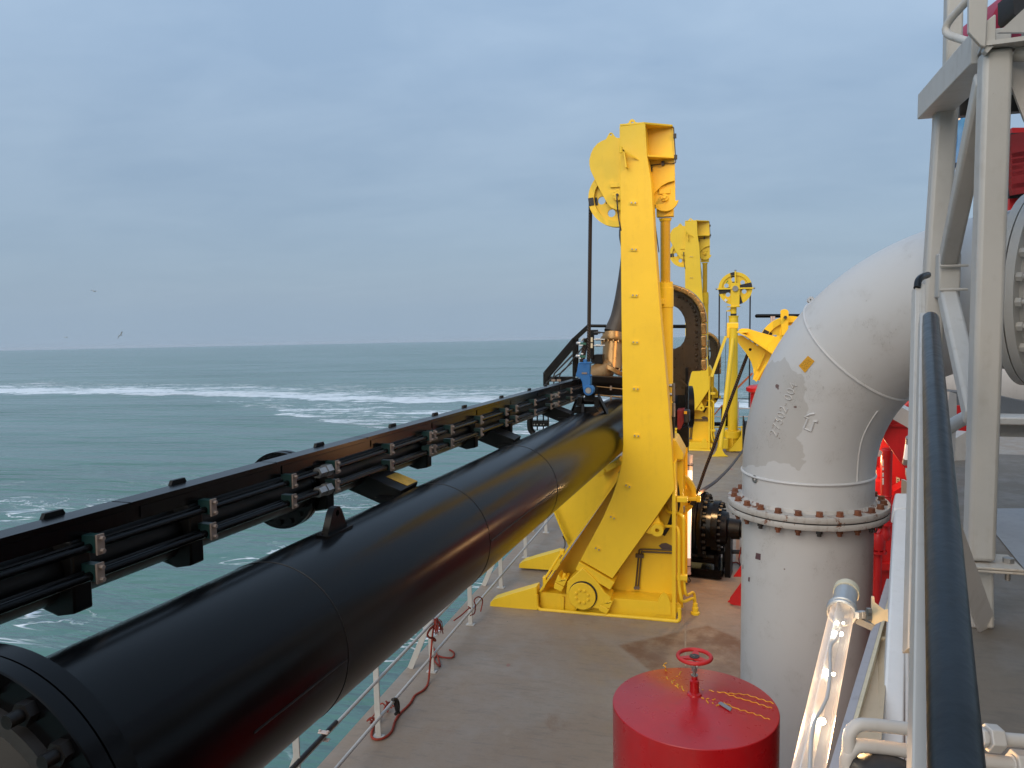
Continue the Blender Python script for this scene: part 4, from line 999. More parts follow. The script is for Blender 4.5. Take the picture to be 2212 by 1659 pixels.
# ================================================================== YELLOW HOIST BRACKET on its red column
HB = 12.0
def b1(x, y, d=0): return onY(cH1(x, y), HB + d)
def b2(x, y, d=0): return onY(cH2(x, y), HB + d)
HX = thing('hoist_bracket', V((b2(1050, 900).x + .12, HB, 0)), 'yellow plate bracket carrying a rope sheave on a red column behind the big grey pipe', 'hoist bracket')
up_ = [b1(578, 940), b1(590, 915), b1(630, 898), b1(720, 900), b1(900, 955), b1(1080, 1005), b1(1120, 1020), b1(1180, 998), b1(1250, 980), b1(1420, 980), b1(1420, 1400), b1(1060, 1275)]
MB().prism([b1(578, 945)] + up_[1:7] + [b1(1060, 1275), b1(640, 985)], (0, .03, 0)).build('bracket_plate', YEL, HX)
MB().prism([b1(1118, 1018, -.06), b1(1180, 998, -.06), b1(1420, 990, -.06), b1(1420, 1420, -.06), b1(1060, 1275, -.06), b1(1000, 1190, -.06), b1(1040, 1100, -.06)], (0, .04, 0)).build('bracket_cheek', YEL, HX)
mb = MB(); P = [b1(600, 960, -.2), b1(690, 1000, -.2), b1(1075, 1262, -.2)]
for i in range(2): mb.bar(P[i] + V((0, .2, 0)), P[i + 1] + V((0, .2, 0)), .42, .018)
mb.bar(b1(1105, 1015) , b1(1005, 1200), .03, .02, (0, 1, 0))
mb.build('bracket_flange', YEL, HX)
lo = [b1(570, 1030), b1(640, 1000), b1(1060, 1280), b1(980, 1440), b1(900, 1640), b2(1080, 340), b1(780, 1640), b1(800, 1560), b1(795, 1480), b1(760, 1380), b1(700, 1270), b1(580, 1110)]
MB().prism([b1(565, 1000), b1(640, 1000), b1(1060, 1280), b1(1000, 1420), b1(905, 1659), b1(790, 1640), b1(803, 1570), b1(795, 1480), b1(765, 1380), b1(705, 1275), b1(575, 1105)], (0, .03, 0), [circ(b1(752, 1203), .022, 12)]).build('bracket_web', YEL, HX)
mb = MB().bar(b1(965, 1250, -.04), b1(855, 1490, -.04), .02, .05, (0, 1, 0)); mb.bar(b1(990, 1390, -.06), b1(830, 1660, -.06), .07, .03, (1, 0, .5))
mb.build('bracket_rib', YEL, HX)
bx = [b1(412, 880), b1(580, 880), b1(580, 1030), b1(412, 1030)]
c_ = (bx[0] + bx[2]) / 2
mb = MB().box(c_ + V((0, .15, .10)), (bx[1].x - bx[0].x, .4, .075)).box((bx[0] + bx[3]) / 2 + V((.02, .0, 0)), (.04, .3, bx[0].z - bx[3].z)).box(b1(635, 950, -.1), (.16, .20, .018))
mb.build('bracket_end', YEL, HX, .012)
shc2 = b1(1330, 1160, .12); r2_ = .93 * (b1(900, 930, .12) - shc2).length
hs = make_sheave(HX, 'rope_sheave', shc2, r2_, .14, 6, rot=152, stripes=(0,))
mb = MB().prism([b1(1190, 650, -.1), b1(1205, 628, -.1), b1(1250, 615, -.1), b1(1295, 628, -.1), b1(1310, 655, -.1), b1(1305, 900, -.1), b1(1240, 1000, -.1), b1(1208, 1000, -.1)], (0, .03, 0)).cyl(b1(1262, 735, -.14), b1(1262, 735, .2), .024, n=6)
mb.build('rope_keeper', YEL, HX, .004)
MB().cyl(b1(1262, 735, -.16), b1(1262, 735, -.1), .026, n=6).build('keeper_bolt', DARK, HX)
rc = V((b2(1050, 900).x + .16, HB + .1, 0))
cx_ = rc.x
mb = MB().cyl(V((cx_, HB + .1, 0)), V((cx_, HB + .1, b2(1080, 350).z)), .16, n=24).lathe(V((cx_, HB + .1, b2(1080, 345).z)), Z, [(.16, -.06), (.22, -.03), (.22, .02), (.16, .05)], 20)
mb.build('red_column', RED, HX)
mb = MB().prism([V((cx_ - .46, HB - .1, .0)), V((cx_ + .3, HB - .1, 0)), V((cx_ + .3, HB - .1, .5)), V((cx_ - .1, HB - .1, .42))], (0, .04, 0))
mb.prism([onY(cI5(700, 1545), HB - .2), onY(cI5(820, 1380), HB - .2), onY(cI5(900, 1380), HB - .2), onY(cI5(900, 1660), HB - .2), onY(cI5(830, 1645), HB - .2), onY(cI5(700, 1600), HB - .2)], (0, .03, 0))
mb.prism([onY(cI5(735, 1330), HB + .6), onY(cI5(815, 1215), HB + .6), onY(cI5(900, 1215), HB + .6), onY(cI5(900, 1330), HB + .6)], (0, .03, 0))
mb.build('column_gusset', RED, HX)

# ropes from the bracket to the deck sheave and hose
def cable(name, pts, r, mat, lab, cat, grp=None): return tag(MB().tube(smooth(pts, 6), r, 10).build(name, mat), lab, cat, grp)
cable('deflected_rope', [onY(cI5(365, 500), 12.2), onY(cI5(450, 250), 12.15), onY(cI5(545, 0), 12.1), b1(700, 1310, .1), b1(830, 1100, .1)], .024, ROPEM, 'thick wire rope slanting from the low winch sheave up to the yellow bracket', 'wire rope', 'wire ropes of the deck gear')
cable('slack_rope', [onY(cI5(365, 505), 12.5), onY(cI5(440, 450), 13.2), onY(cI5(570, 360), 15.5), onY(cI5(720, 205), 19), onY(cI5(850, 30), 23.5)], .03, HOSE, 'brown slack rope curving from the low sheave towards the small winch', 'rope')

# ================================================================== BLACK DECK WINCH
WNY = 13.2
def w5(x, y, d=0): return onY(cI5(x, y), WNY + d)
DW = thing('deck_winch', onZ(cI5(440, 1320), 0), 'black rope winch with flanged drum and hydraulic motor on the main deck', 'winch')
wc_ = w5(430, 822)
AX = V((.992, -.12, 0)).normalized()
k_ = (w5(430, 480) - wc_).length
mb = MB().lathe(wc_, AX, [(k_ * .99, -.02), (k_, 0), (k_ * .99, .05), (k_ * .72, .06)], 56)
mb.build('drum_flange', BLK, DW)
MB().lathe(wc_, AX, [(k_ * .80, -.75), (k_ * .80, 0)], 48).build('drum', BLKM, DW)
mb = MB()
for i in range(14): mb.torus(wc_ - AX * (.06 + .048 * i), AX, k_ * .80, .025, 48, 6)
mb.build('wound_rope', BLKM, DW)
MB().lathe(wc_, AX, [(k_ * .72, .05), (k_ * .70, .17), (k_ * .78, .18), (k_ * .78, .28), (k_ * .5, .29)], 48).build('brake_drum', BLK, DW)
mb = MB()
for i in range(28):
    a = 2 * math.pi * i / 28; x_, y_ = perp(AX); mb.bolt(wc_ + AX * .06 + (x_ * math.cos(a) + y_ * math.sin(a)) * k_ * .90, AX, .028, .05)
for i in range(24):
    a = 2 * math.pi * i / 24; x_, y_ = perp(AX); mb.bolt(wc_ + AX * .28 + (x_ * math.cos(a) + y_ * math.sin(a)) * k_ * .70, AX, .024, .05)
mb.build('flange_bolts', BLKM, DW)
MB().lathe(wc_, AX, [(k_ * .5, .29), (k_ * .46, .40), (k_ * .30, .42), (k_ * .28, .60)], 40).build('gearbox', BLKM, DW)
mb = MB().lathe(wc_, AX, [(.13, .6), (.13, .72), (.16, .73), (.16, .80), (.11, .81), (.11, 1.05)], 20)
mb.box(wc_ + AX * .95 + V((0, 0, .05)), (.26, .22, .24)).box(wc_ + AX * .86 + V((0, 0, .22)), (.10, .16, .14)).box(wc_ + AX * 1.22 + V((0, 0, .02)), (.2, .2, .2), AX, V((-AX.y, AX.x, 0))).cyl(wc_ + AX * .92 + V((0, 0, .2)), wc_ + AX * .94 + V((0, 0, .48)), .025, n=8).cyl(wc_ + AX * 1.05 + V((0, 0, -.2)), wc_ + AX * 1.4 + V((0, 0, -.22)), .07, n=12)
mb.box(wc_ + AX * 1.28 + V((0, -.05, .18)), (.16, .14, .16))
mb.build('hydraulic_motor', BLKM, DW, .012)
mb = MB().bar(V((wc_.x, wc_.y, 0)) + AX * .24, V((wc_.x, wc_.y, wc_.z + .1)) + AX * .24, .34, .07, AX); mb.bar(V((wc_.x, wc_.y, 0)) + AX * .42, V((wc_.x, wc_.y, wc_.z - .1)) + AX * .42, .30, .09, AX)
mb.build('winch_stand', BLKM, DW)
mb = MB().cyl(V((wc_.x, wc_.y - .25, .34)) - AX * .9, V((wc_.x, wc_.y - .25, .34)) + AX * .2, .10, n=20).box(V((wc_.x, wc_.y, .10)) - AX * .3, (1.3, .7, .14), AX, V((-AX.y, AX.x, 0)))
mb.build('winch_bed', BLK, DW)
for pts in ([(625, 870), (640, 960), (628, 1250)], [(690, 940), (685, 1010), (650, 1090), (650, 1240)], [(830, 1080), (720, 1078), (668, 1110), (655, 1230)]):
    r = .018 if pts[0][0] < 800 else .034
    MB().tube(fil([w5(x, y, .1) for x, y in pts], .2), r, 10).build('hose', RUB, DW)
mb = MB()
for x, y in ((628, 1260), (655, 1235)): mb.lathe(onZ(cI5(x, y + 15), 0), Z, [(.05, 0), (.05, .05), (.03, .06)], 14)
mb.build('hose_socket', PINKW, DW)
tag(MB().tube(smooth([onZ(cI5(x, y), .02) for x, y in ((670, 1195), (720, 1190), (770, 1185), (800, 1210))] + [w5(790, 1150), w5(812, 1030)]), .012, 6).build('red_cable', ROPE), 'thin red cable lying on the deck by the winch hoses', 'cable')
# posts behind the winch
for x, lab in ((778, 'pale upright post standing behind the winch motor'), ):
    q = onZ(cI5(778, 1150), 0)
    tag(MB().box((q.x, q.y, .62), (.06, .05, 1.24)).build('pale_post', PINKW), lab, 'post')

# ================================================================== TUBE LAMPS
def tube_lamp(name, a, b_, r, label, lit, e=.16, energy=0, lightoff=V((0, 0, 0)), clear=False, cap=True):
    L = thing(name, a, label, 'tube lamp', 'tube lamps about the deck')
    d = (b_ - a); ln = d.length; d.normalize()
    u0_, u1_ = ln * e, ln * (1 - e)
    if clear:
        MB().cyl(a + d * u0_, a + d * u1_, r, n=28, cap=False).build('clear_tube', GLASS, L)
        x_, y_ = perp(d)
        MB().bar(a + d * u0_ + FW * r * .35, a + d * u1_ + FW * r * .35, r * 1.2, .004, FW).build('led_strip', PANELB, L)
    else: MB().cyl(a + d * u0_, a + d * u1_, r * .94, n=20).build('clear_tube', LITT if lit else PANELB, L)
    for k, (h0, h1) in enumerate(((0, u0_), (u1_, ln))):
        mb = MB().lathe(a, d, [(r, h0), (r, h1)], 24)
        o = mb.build('end_sleeve', (GALV if clear else PINKW), L)
        h = h0 if k == 0 else h1
        s_ = -1 if k == 0 else 1
        MB().lathe(a, d, [(r * 1.12, h - .035 * s_ * r / .05), (r * 1.14, h - .0), (r * 1.05, h + s_ * .012 * r / .05), (r * .5, h + s_ * .016 * r / .05)], 16, True).build('end_cap', PINKW if not clear else CREAM, L)
    if energy:
        ld = bpy.data.lights.new('lamp_light', 'POINT'); ld.energy = energy; ld.color = (1, .60, .27); ld.shadow_soft_size = .07
        lo_ = bpy.data.objects.new('lamp_light', ld); COL.objects.link(lo_); lo_.parent = L; lo_.location = (a + b_) / 2 + lightoff - ORG[L.name]
    return L
LA = 12.55
l1 = tube_lamp('tube_lamp', onY(cI5(277, 1300), LA), onY(cI5(299, 110), LA + .5), .043, 'lit upright tube lamp on the nearest gantry base, in front of the black winch', True, .13, 24, V((.32, -.15, .35)))
mb = MB()
for p, dd_z in ((cI5(282, 1215), 0), (cI5(297, 205), .45)):
    q = onY(p, LA + dd_z); mb.torus(q, Z, .052, .009, 24, 6); mb.box(q + V((-.1, 0, 0)), (.12, .02, .025))
mb.build('lamp_clamp', DARK, l1)
MB().tube(smooth([onY(cI5(277, 1310), LA), onY(cI5(285, 1335), LA), onY(cI5(303, 1370), LA), onY(cI5(280, 1382), LA), onY(cI5(235, 1350), LA)]), .008, 8).build('lamp_cable', RUB, l1)

# ================================================================== BIG GREY DISCHARGE PIPE
PB = V((.5844, 6.888, 0)); WR = .52; FZ = 2.80
hd = V((1.317, -.908, 0)).normalized()
WP = thing('discharge_pipe', PB, 'massive light grey elbow pipe with rusty bolted flanges and hand welded numbers', 'pipe')
BR = 1.46; z0 = 3.08
def elbow_c(a): return PB + V((0, 0, z0)) + Z * BR * math.sin(a) + hd * BR * (1 - math.cos(a))
def elbow_t(a): return Z * math.cos(a) + hd * math.sin(a)
PIPEG = bpy.data.materials.new('discharge_pipe_paint'); t, b = nodes(PIPEG); v = ocoord(t)
wpn = nz(t, v, 1.15, 4, .55, 1.1)
patchm = ramp(t, wpn, .52, .535)
fine = nz(t, v, 22, 4, .65); mid = nz(t, v, 4, 5, .6)
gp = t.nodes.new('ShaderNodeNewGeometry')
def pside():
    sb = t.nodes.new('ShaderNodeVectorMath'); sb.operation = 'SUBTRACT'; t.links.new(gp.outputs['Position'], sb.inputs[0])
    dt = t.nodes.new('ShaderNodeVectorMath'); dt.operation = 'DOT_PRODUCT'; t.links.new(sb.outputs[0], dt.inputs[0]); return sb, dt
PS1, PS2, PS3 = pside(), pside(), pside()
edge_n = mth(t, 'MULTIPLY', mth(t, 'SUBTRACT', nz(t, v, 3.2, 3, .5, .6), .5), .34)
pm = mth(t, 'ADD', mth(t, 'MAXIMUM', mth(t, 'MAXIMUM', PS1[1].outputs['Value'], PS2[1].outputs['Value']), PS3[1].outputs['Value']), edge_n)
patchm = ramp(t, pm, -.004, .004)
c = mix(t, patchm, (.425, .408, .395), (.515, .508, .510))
c = mix(t, mth(t, 'MULTIPLY', ramp(t, mid, .5, .75), .22), c, (.34, .31, .28))
sc1 = nz(t, ocoord(t, (7, 7, 3)), 3.0, 3, .5, 2.0)
c = mix(t, mth(t, 'MULTIPLY', mth(t, 'SUBTRACT', 1.0, ramp(t, mth(t, 'ABSOLUTE', mth(t, 'SUBTRACT', sc1, .5)), .0, .006)), mth(t, 'MULTIPLY', ramp(t, mid, .56, .62), .75)), c, (.10, .075, .065))
c = mix(t, ramp(t, nz(t, v, 5.5, 3, .5), .735, .75), c, (.14, .085, .075))
t.links.new(c, b.inputs['Base Color']); t.links.new(ramp(t, fine, .3, .7, .38, .54), b.inputs['Roughness'])
bumpn(t, b, mth(t, 'ADD', mth(t, 'MULTIPLY', fine, .5), mth(t, 'MULTIPLY', patchm, .5)), .15, .006)
MB().cyl(PB, PB + V((0, 0, FZ - .055)), WR, n=72).build('lower_pipe', PIPEG, WP)
N_ = 40
path = [PB + V((0, 0, FZ + .0)), PB + V((0, 0, z0 - .06))] + [elbow_c(math.pi / 2 * i / N_) for i in range(N_ + 1)] + [elbow_c(math.pi / 2) + hd * .12]
ELB = MB().tube(path, WR, 80)
elb_ob = ELB.build('pipe_elbow', PIPEG, WP)
bvh = BVHTree.FromPolygons([tuple(p) for p in ELB.v], ELB.f)
def hit(p, e=0.0):
    q, n, i, d = bvh.ray_cast(CAM, ray(p).normalized())
    if q is None: return None
    if n.dot(q - CAM) > 0: n = -n
    return q + n * e
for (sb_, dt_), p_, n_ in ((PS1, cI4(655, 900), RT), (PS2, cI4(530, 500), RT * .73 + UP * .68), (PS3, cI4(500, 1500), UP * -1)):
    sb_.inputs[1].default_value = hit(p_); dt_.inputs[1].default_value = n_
def bead(pts, r=.009, n=6, k=0):
    q = [hit(p, .001) for p in pts]; q = [x for x in q if x is not None]
    return q
for a in (0, 45, 90):
    MB().torus(elbow_c(R_(a)), elbow_t(R_(a)), WR + .002, .011, 90, 8).build('weld_bead', PIPEG, WP)
q = smooth(bead([cI4(1212, 1650), cI4(1214, 1560), cI4(1222, 1450), cI4(1240, 1310), cI4(1270, 1200), cI4(1310, 1110), cI4(1360, 1020), cI4(1420, 935)]), 5)
MB().tube(q, .007, 6).build('weld_bead', PIPEG, WP)
# weld written numbers and an arrow
DG = {'2': [[(0, 1.25), (.2, 1.55), (.6, 1.6), (.85, 1.3), (.75, .9), (0, 0), (1, .05)]], '7': [[(0, 1.55), (.95, 1.6), (.35, 0)], [(.2, .8), (.85, .85)]],
      '3': [[(.05, 1.6), (.85, 1.55), (.4, .95), (.85, .7), (.8, .25), (.45, 0), (0, .15)]], '0': [[(.5, 1.6), (.12, 1.3), (.02, .8), (.15, .25), (.5, 0), (.85, .3), (.95, .8), (.82, 1.35), (.5, 1.6)]],
      '-': [[(.1, .75), (.6, .78)]], '4': [[(.7, 1.6), (.0, .6), (1, .62)], [(.72, 1.05), (.7, 0)]]}
mb = MB()
bx0, by0, adx, ady, upx, upy = 404, 1196, 24.0, -59.5, -72, -30
for i, ch in enumerate('27302-004'):
    for l in DG[ch]:
        ll = []
        for j in range(len(l) - 1):
            for k in range(4): ll.append((l[j][0] + (l[j + 1][0] - l[j][0]) * k / 4, l[j][1] + (l[j + 1][1] - l[j][1]) * k / 4))
        ll.append(l[-1])
        mb.tube(bead([cI4(bx0 + adx * (i + x * .72) + upx * y / 1.6, by0 + ady * (i + x * .72) + upy * y / 1.6) for x, y in ll]), .0062, 6)
mb.build('welded_number', PIPEG, WP)
ar = [(785, 966), (738, 973), (688, 1000), (720, 1013), (680, 1112), (747, 1143), (781, 1042), (813, 1050), (803, 1030)]
ll = []
for j in range(len(ar) - 1):
    for k in range(5): ll.append((ar[j][0] + (ar[j + 1][0] - ar[j][0]) * k / 5, ar[j][1] + (ar[j + 1][1] - ar[j][1]) * k / 5))
MB().tube(bead([cI4(*p) for p in ll]), .0085, 6).build('welded_arrow', PIPEG, WP)
# yellow sticker
STK = bpy.data.materials.new('yellow_sticker'); t, b = nodes(STK)
uvn = t.nodes.new('ShaderNodeUVMap'); sp_ = t.nodes.new('ShaderNodeSeparateXYZ'); t.links.new(uvn.outputs[0], sp_.inputs[0])
ln_ = ramp(t, mth(t, 'ABSOLUTE', mth(t, 'SUBTRACT', mth(t, 'FRACT', mth(t, 'MULTIPLY', sp_.outputs[1], 8.0)), .5)), .2, .26, 1, 0)
mpn = t.nodes.new('ShaderNodeMapping'); mpn.inputs['Scale'].default_value = (26, 8, 1); t.links.new(uvn.outputs[0], mpn.inputs[0])
wd = ramp(t, nz(t, mpn.outputs[0], 1.0, 2, .5), .45, .5)
mg = mth(t, 'MULTIPLY', ramp(t, sp_.outputs[0], .08, .1), ramp(t, sp_.outputs[0], .85, .87, 1, 0))
mg2 = mth(t, 'MULTIPLY', mth(t, 'MULTIPLY', ramp(t, sp_.outputs[1], .1, .12), ramp(t, sp_.outputs[1], .88, .9, 1, 0)), mg)
t.links.new(mix(t, mth(t, 'MULTIPLY', mth(t, 'MULTIPLY', ln_, wd), mth(t, 'MULTIPLY', mg2, .7)), (.62, .30, .012), (.10, .045, .01)), b.inputs['Base Color']); b.inputs['Roughness'].default_value = .4
def patch(name, mat, quad, parent, e=.004, n=8, castf=None):
    castf = castf or hit
    A, B, C2, D2 = quad; vs, fs, uv = [], [], []
    for i in range(n + 1):
        for j in range(n + 1):
            u, w = i / n, j / n
            p = tuple((A[k] * (1 - u) + B[k] * u) * (1 - w) + (D2[k] * (1 - u) + C2[k] * u) * w for k in (0, 1))
            vs.append(castf(p, e)); uv.append((u, w))
    for i in range(n):
        for j in range(n): a = i * (n + 1) + j; fs.append((a, a + n + 1, a + n + 2, a + 1))
    ob = MB().add(vs, fs).build(name, mat, parent)
    l = ob.data.uv_layers.new(name='UVMap')
    for lp in ob.data.loops: l.data[lp.index].uv = uv[lp.vertex_index]
    return ob
patch('yellow_sticker', STK, (cI4(628, 485), cI4(720, 385), cI4(787, 438), cI4(690, 556)), WP)
for quad in (((300, 1130), (345, 1140), (342, 1200), (292, 1185)), ((228, 1358), (243, 1358), (240, 1400), (226, 1395))):
    def castl(p, e=0):
        r = ray(p); a2 = r.x ** 2 + r.y ** 2; b2_ = -(r.x * PB.x + r.y * PB.y); c2 = PB.x ** 2 + PB.y ** 2 - (WR + e) ** 2
        tt = (-b2_ - math.sqrt(b2_ * b2_ - a2 * c2)) / a2; return CAM + r * tt
    patch('paint_scar', paint('paint_scar_brown', (.10, .05, .06), .7, .3) if quad[0][0] == 300 else bpy.data.materials['paint_scar_brown'], [cF5(*p) for p in quad], WP, .002, 3, castl)
q = hit(cF5(293, 442), .0); n_ = (q - V((PB.x, PB.y, q.z))).normalized()
mb = MB().lathe(q - n_ * .004, n_, [(.032, 0), (.032, .012), (.014, .014), (.014, .002)], 16); mb.build('plug', STEEL, WP)
# flange pair with rusty bolts
FLM = paint('flange_grey', (.42, .395, .37), .6, .1, (.17, .11, .07), .6, 1.15, scale=1.6)
o_ = V((PB.x, PB.y, 0))
FO = .635
MB().lathe(o_, Z, [(WR - .02, FZ + .004), (FO, FZ + .004), (FO + .003, FZ + .01), (FO + .003, FZ + .044), (FO, FZ + .05), (WR + .02, FZ + .052), (WR + .002, FZ + .075)], 96).build('upper_flange', FLM, WP)
MB().lathe(o_, Z, [(WR - .02, FZ - .052), (FO, FZ - .052), (FO + .003, FZ - .046), (FO + .003, FZ - .014), (FO, FZ - .008), (WR - .02, FZ - .008)], 96).build('lower_flange', FLM, WP)
MB().lathe(o_, Z, [(WR - .02, FZ - .0078), (FO - .008, FZ - .0078), (FO - .008, FZ + .0038), (WR - .02, FZ + .0038)], 96).build('gasket', RUB, WP)
for i in range(24):
    a = 2 * math.pi * (i + .3) / 24; q = o_ + V((.585 * math.cos(a), .585 * math.sin(a), 0))
    MB().cyl(q + V((0, 0, FZ + .051)), q + V((0, 0, FZ + .056)), .031, n=14).bolt(q + V((0, 0, FZ + .056)), Z, .027, .03).build('flange_bolt', RUST, WP)
    MB().bolt(q + V((0, 0, FZ - .053)), -Z, .027, .03).cyl(q + V((0, 0, FZ - .08)), q + V((0, 0, FZ - .105)), .017, n=10).build('flange_nut', RUST if i % 3 else DARK, WP)
# end flange by the right hand frame
ec = elbow_c(math.pi / 2)
MB().lathe(ec, hd, [(WR, .11), (FO, .11), (FO, .16), (WR, .16)], 96).build('upper_flange', GRY, WP)
MB().lathe(ec, hd, [(WR, .168), (FO, .168), (FO, .22), (WR + .02, .222), (WR, .24)], 96).build('lower_flange', GRY, WP)
MB().cyl(ec + hd * .2, ec + hd * 1.6, WR, n=72).build('next_pipe', PIPEG, WP)
x_, y_ = perp(hd)
for i in range(24):
    a = 2 * math.pi * (i + .5) / 24; q = ec + (x_ * math.cos(a) + y_ * math.sin(a)) * .585
    MB().bolt(q + hd * .22, hd, .030, .034).cyl(q + hd * .25, q + hd * .285, .018, n=12).build('flange_bolt', GRY, WP)
q = hit(cH1(1640, 520), 0)
ll_ = dep(cH1(1628, 480), 7.0)
mb = MB().prism([dep(p, 6.72) for p in (cH1(1590, 500), cH1(1595, 460), cH1(1625, 432), cH1(1659, 435), cH1(1690, 470), cH1(1690, 540), cH1(1610, 520))], FW * .03, [[dep(cH1(1625 + 14 * math.cos(i * .628), 482 + 16 * math.sin(i * .628)), 6.72) for i in range(10)]])
mb.build('lifting_lug', PIPEG, WP)

# ================================================================== RED VENT DRUM
DC = V((dep((1500, 1511), 4.8).x, dep((1500, 1511), 4.8).y, 0))
DR_, DZ = .495, 2.06
D_ = thing('vent_drum', DC, 'glossy red mushroom vent drum with a small hand wheel on its domed lid', 'vent')
MB().lathe(DC, Z, [(DR_ - .012, .95), (DR_, .95), (DR_, DZ - .004), (DR_ - .004, DZ)], 96, False).lathe(DC, Z, [(DR_ - .012, DZ - .02), (DR_ - .012, .95)], 96, False).build('drum_side', DRUM, D_)
lid = MB().lathe(DC, Z, [(DR_ - .004, DZ), (.25, DZ + .035), (.06, DZ + .062), (.03, DZ + .066)], 96); lid.build('drum_lid', DRUM, D_, smooth=60)
MB().cyl(DC, DC + V((0, 0, DZ - .2)), .3, n=40).build('vent_trunk', DRUM, D_)
lb = BVHTree.FromPolygons([tuple(p) for p in lid.v], lid.f)
def hitl(p, e=0):
    q, n, i, d = lb.ray_cast(CAM, ray(p).normalized())
    if q is None:
        q = onZ(p, DZ + .03)
    return q + V((0, 0, e))
mb = MB().lathe(DC, Z, [(.05, DZ + .05), (.042, DZ + .075), (.028, DZ + .08), (.028, DZ + .15), (.030, DZ + .155), (.018, DZ + .16), (.018, DZ + .19)], 24)
mb.build('stem_boss', DRUM, D_)
mb = MB().lathe(DC, Z, [(.022, DZ + .185), (.022, DZ + .19), (.010, DZ + .192), (.010, DZ + .315)], 16).bolt(DC + V((0, 0, DZ + .215)), Z, .02, .02)
for s_ in (-1, 1): mb.cyl(DC + V((0, 0, DZ + .235)), DC + V((s_ * .045, .0, DZ + .265)), .006, n=8)
mb.build('spindle', STEEL, D_)
hw = DC + V((0, 0, DZ + .305))
mb = MB().torus(hw, Z, .098, .0125, 48, 10)
hwo = mb.build('hand_wheel', WHEEL, D_)
for a in (85, 205, 325):
    d_ = V((math.cos(R_(a)), math.sin(R_(a)), 0)); n_ = V((-d_.y, d_.x, 0))
    mb = MB().prism([hw + d_ * .012 + n_ * .026 - Z * .012, hw + d_ * .095 + n_ * .010 - Z * .005, hw + d_ * .095 - n_ * .010 - Z * .005, hw + d_ * .012 - n_ * .026 - Z * .012], (0, 0, .010))
    mb.build('spoke', WHEEL, hwo)
MB().lathe(hw, Z, [(.03, -.014), (.03, .004), (.014, .006)], 20).cyl(hw, hw + V((0, 0, .011)), .009, n=10).build('wheel_hub', DARK, hwo)
# yellow marker squiggles along the lid
rnd = random.Random(3)
def squig(pts, amp, step, r, dash=1.0):
    mb = MB(); tot = []
    for j in range(len(pts) - 1):
        a, c = pts[j], pts[j + 1]; L = math.hypot(c[0] - a[0], c[1] - a[1]); nn = max(2, int(L / step))
        for k in range(nn):
            u = k / nn; nx, ny = -(c[1] - a[1]) / L, (c[0] - a[0]) / L; w = amp * math.sin((len(tot)) * 1.1) + rnd.uniform(-1, 1) * amp * .4
            tot.append((a[0] + (c[0] - a[0]) * u + nx * w, a[1] + (c[1] - a[1]) * u + ny * w))
    i = 0
    while i < len(tot) - 2:
        n = len(tot) if dash >= 1 else rnd.randint(2, 4)
        seg = [hitl(cG5(*p), .0012) for p in tot[i:i + n]]
        if len(seg) > 1: mb.tube(seg, r, 5)
        i += n + (0 if dash >= 1 else rnd.randint(1, 2))
    mb.build('yellow_mark', YMARK, D_)
squig([(1260, 862), (1380, 880), (1450, 882), (1560, 892), (1700, 935), (1868, 990)], 5, 14, .0028)
squig([(1370, 890), (1480, 925), (1620, 965), (1740, 1005), (1848, 1040)], 5, 14, .0028)
squig([(1110, 930), (1200, 945), (1290, 955)], 8, 12, .004, .5); squig([(1100, 920), (1150, 965), (1240, 1000), (1290, 1015)], 10, 12, .004, .5)
squig([(1330, 975), (1450, 1035), (1580, 1075), (1700, 1110), (1825, 1165)], 6, 14, .0028, 1)
squig([(735, 705), (770, 750), (830, 790), (900, 840), (950, 845)], 12, 12, .0042, .5); squig([(800, 750), (850, 690), (900, 650), (935, 640)], 10, 11, .004, .5); squig([(730, 560), (695, 590), (725, 620), (730, 660)], 8, 12, .004); squig([(820, 800), (870, 790), (930, 830)], 10, 12, .004, .5)
squig([(1100, 840), (1210, 855), (1330, 885)], 4, 16, .003, .5)
tq = [hitl(cG5(*p), .006) for p in ((1270, 995), (1300, 982), (1412, 1048), (1398, 1076))]
tag(MB().prism(tq, (0, 0, .005)).build('tape_strip', TAPE), 'small grey strip of tape lying on the red drum lid', 'tape')

# ================================================================== RED MACHINERY BEHIND THE GREY PIPE
MYR = 12.4
def r7(x, y, d=0): return onY(cH7(x, y), MYR + d)
def r8(x, y, d=0): return onY(cH8(x, y), MYR + d)
RM = thing('red_housing', V((r8(250, 1000).x, MYR + .3, 0)), 'bright red steel housing with a slanting hood, between the grey pipe and the white beam', 'machinery housing')
MB().prism([V((r7(-60, 0).x, MYR + .3, .0)), V((r7(1500, 0).x, MYR + .3, 0)), V((r7(1500, 0).x, MYR + .3, r7(0, -40).z)), V((r7(-60, 0).x, MYR + .3, r7(0, -40).z))], (0, .4, 0)).build('housing_panel', RED, RM)
mb = MB().prism([r7(300, 560, -1.2), r7(450, 300, -1.2), r7(640, -40, -1.2), r7(1000, 20, -1.2), r7(1000, 1300, -1.2), r7(720, 1150, -1.2), r7(620, 1010, -1.2)], (0, .08, 0))
mb.build('hood_plate', RED, RM)
MB().tube([r7(200, 600, -1.35), r7(480, 330, -1.35), r7(800, 90, -1.35)], .048, 18).build('hood_pipe', RED, RM)
MB().bar(r7(350, 462, -1.22), r7(800, 462, -1.22), .03, .04, (0, 1, 0)).build('hood_rib', RED, RM)
MB().prism([r7(155, 1265, -.1), r7(340, 1265, -.1), r7(340, 1480, -.1), r7(140, 1480, -.1)], (0, .4, 0)).build('red_box', RED, RM, .01)
MB().prism([r7(520, 1420, -.2), r7(700, 1310, -.2), r7(800, 1330, -.2), r7(800, 1700, -.2), r7(440, 1700, -.2)], (0, .3, 0)).build('red_cabinet', RED, RM)
for x in (170, 320): MB().box((r8(x - 60, 800).x, MYR + .2, 1.0), (.05, .1, 2.0)).build('panel_rib', RED, RM)
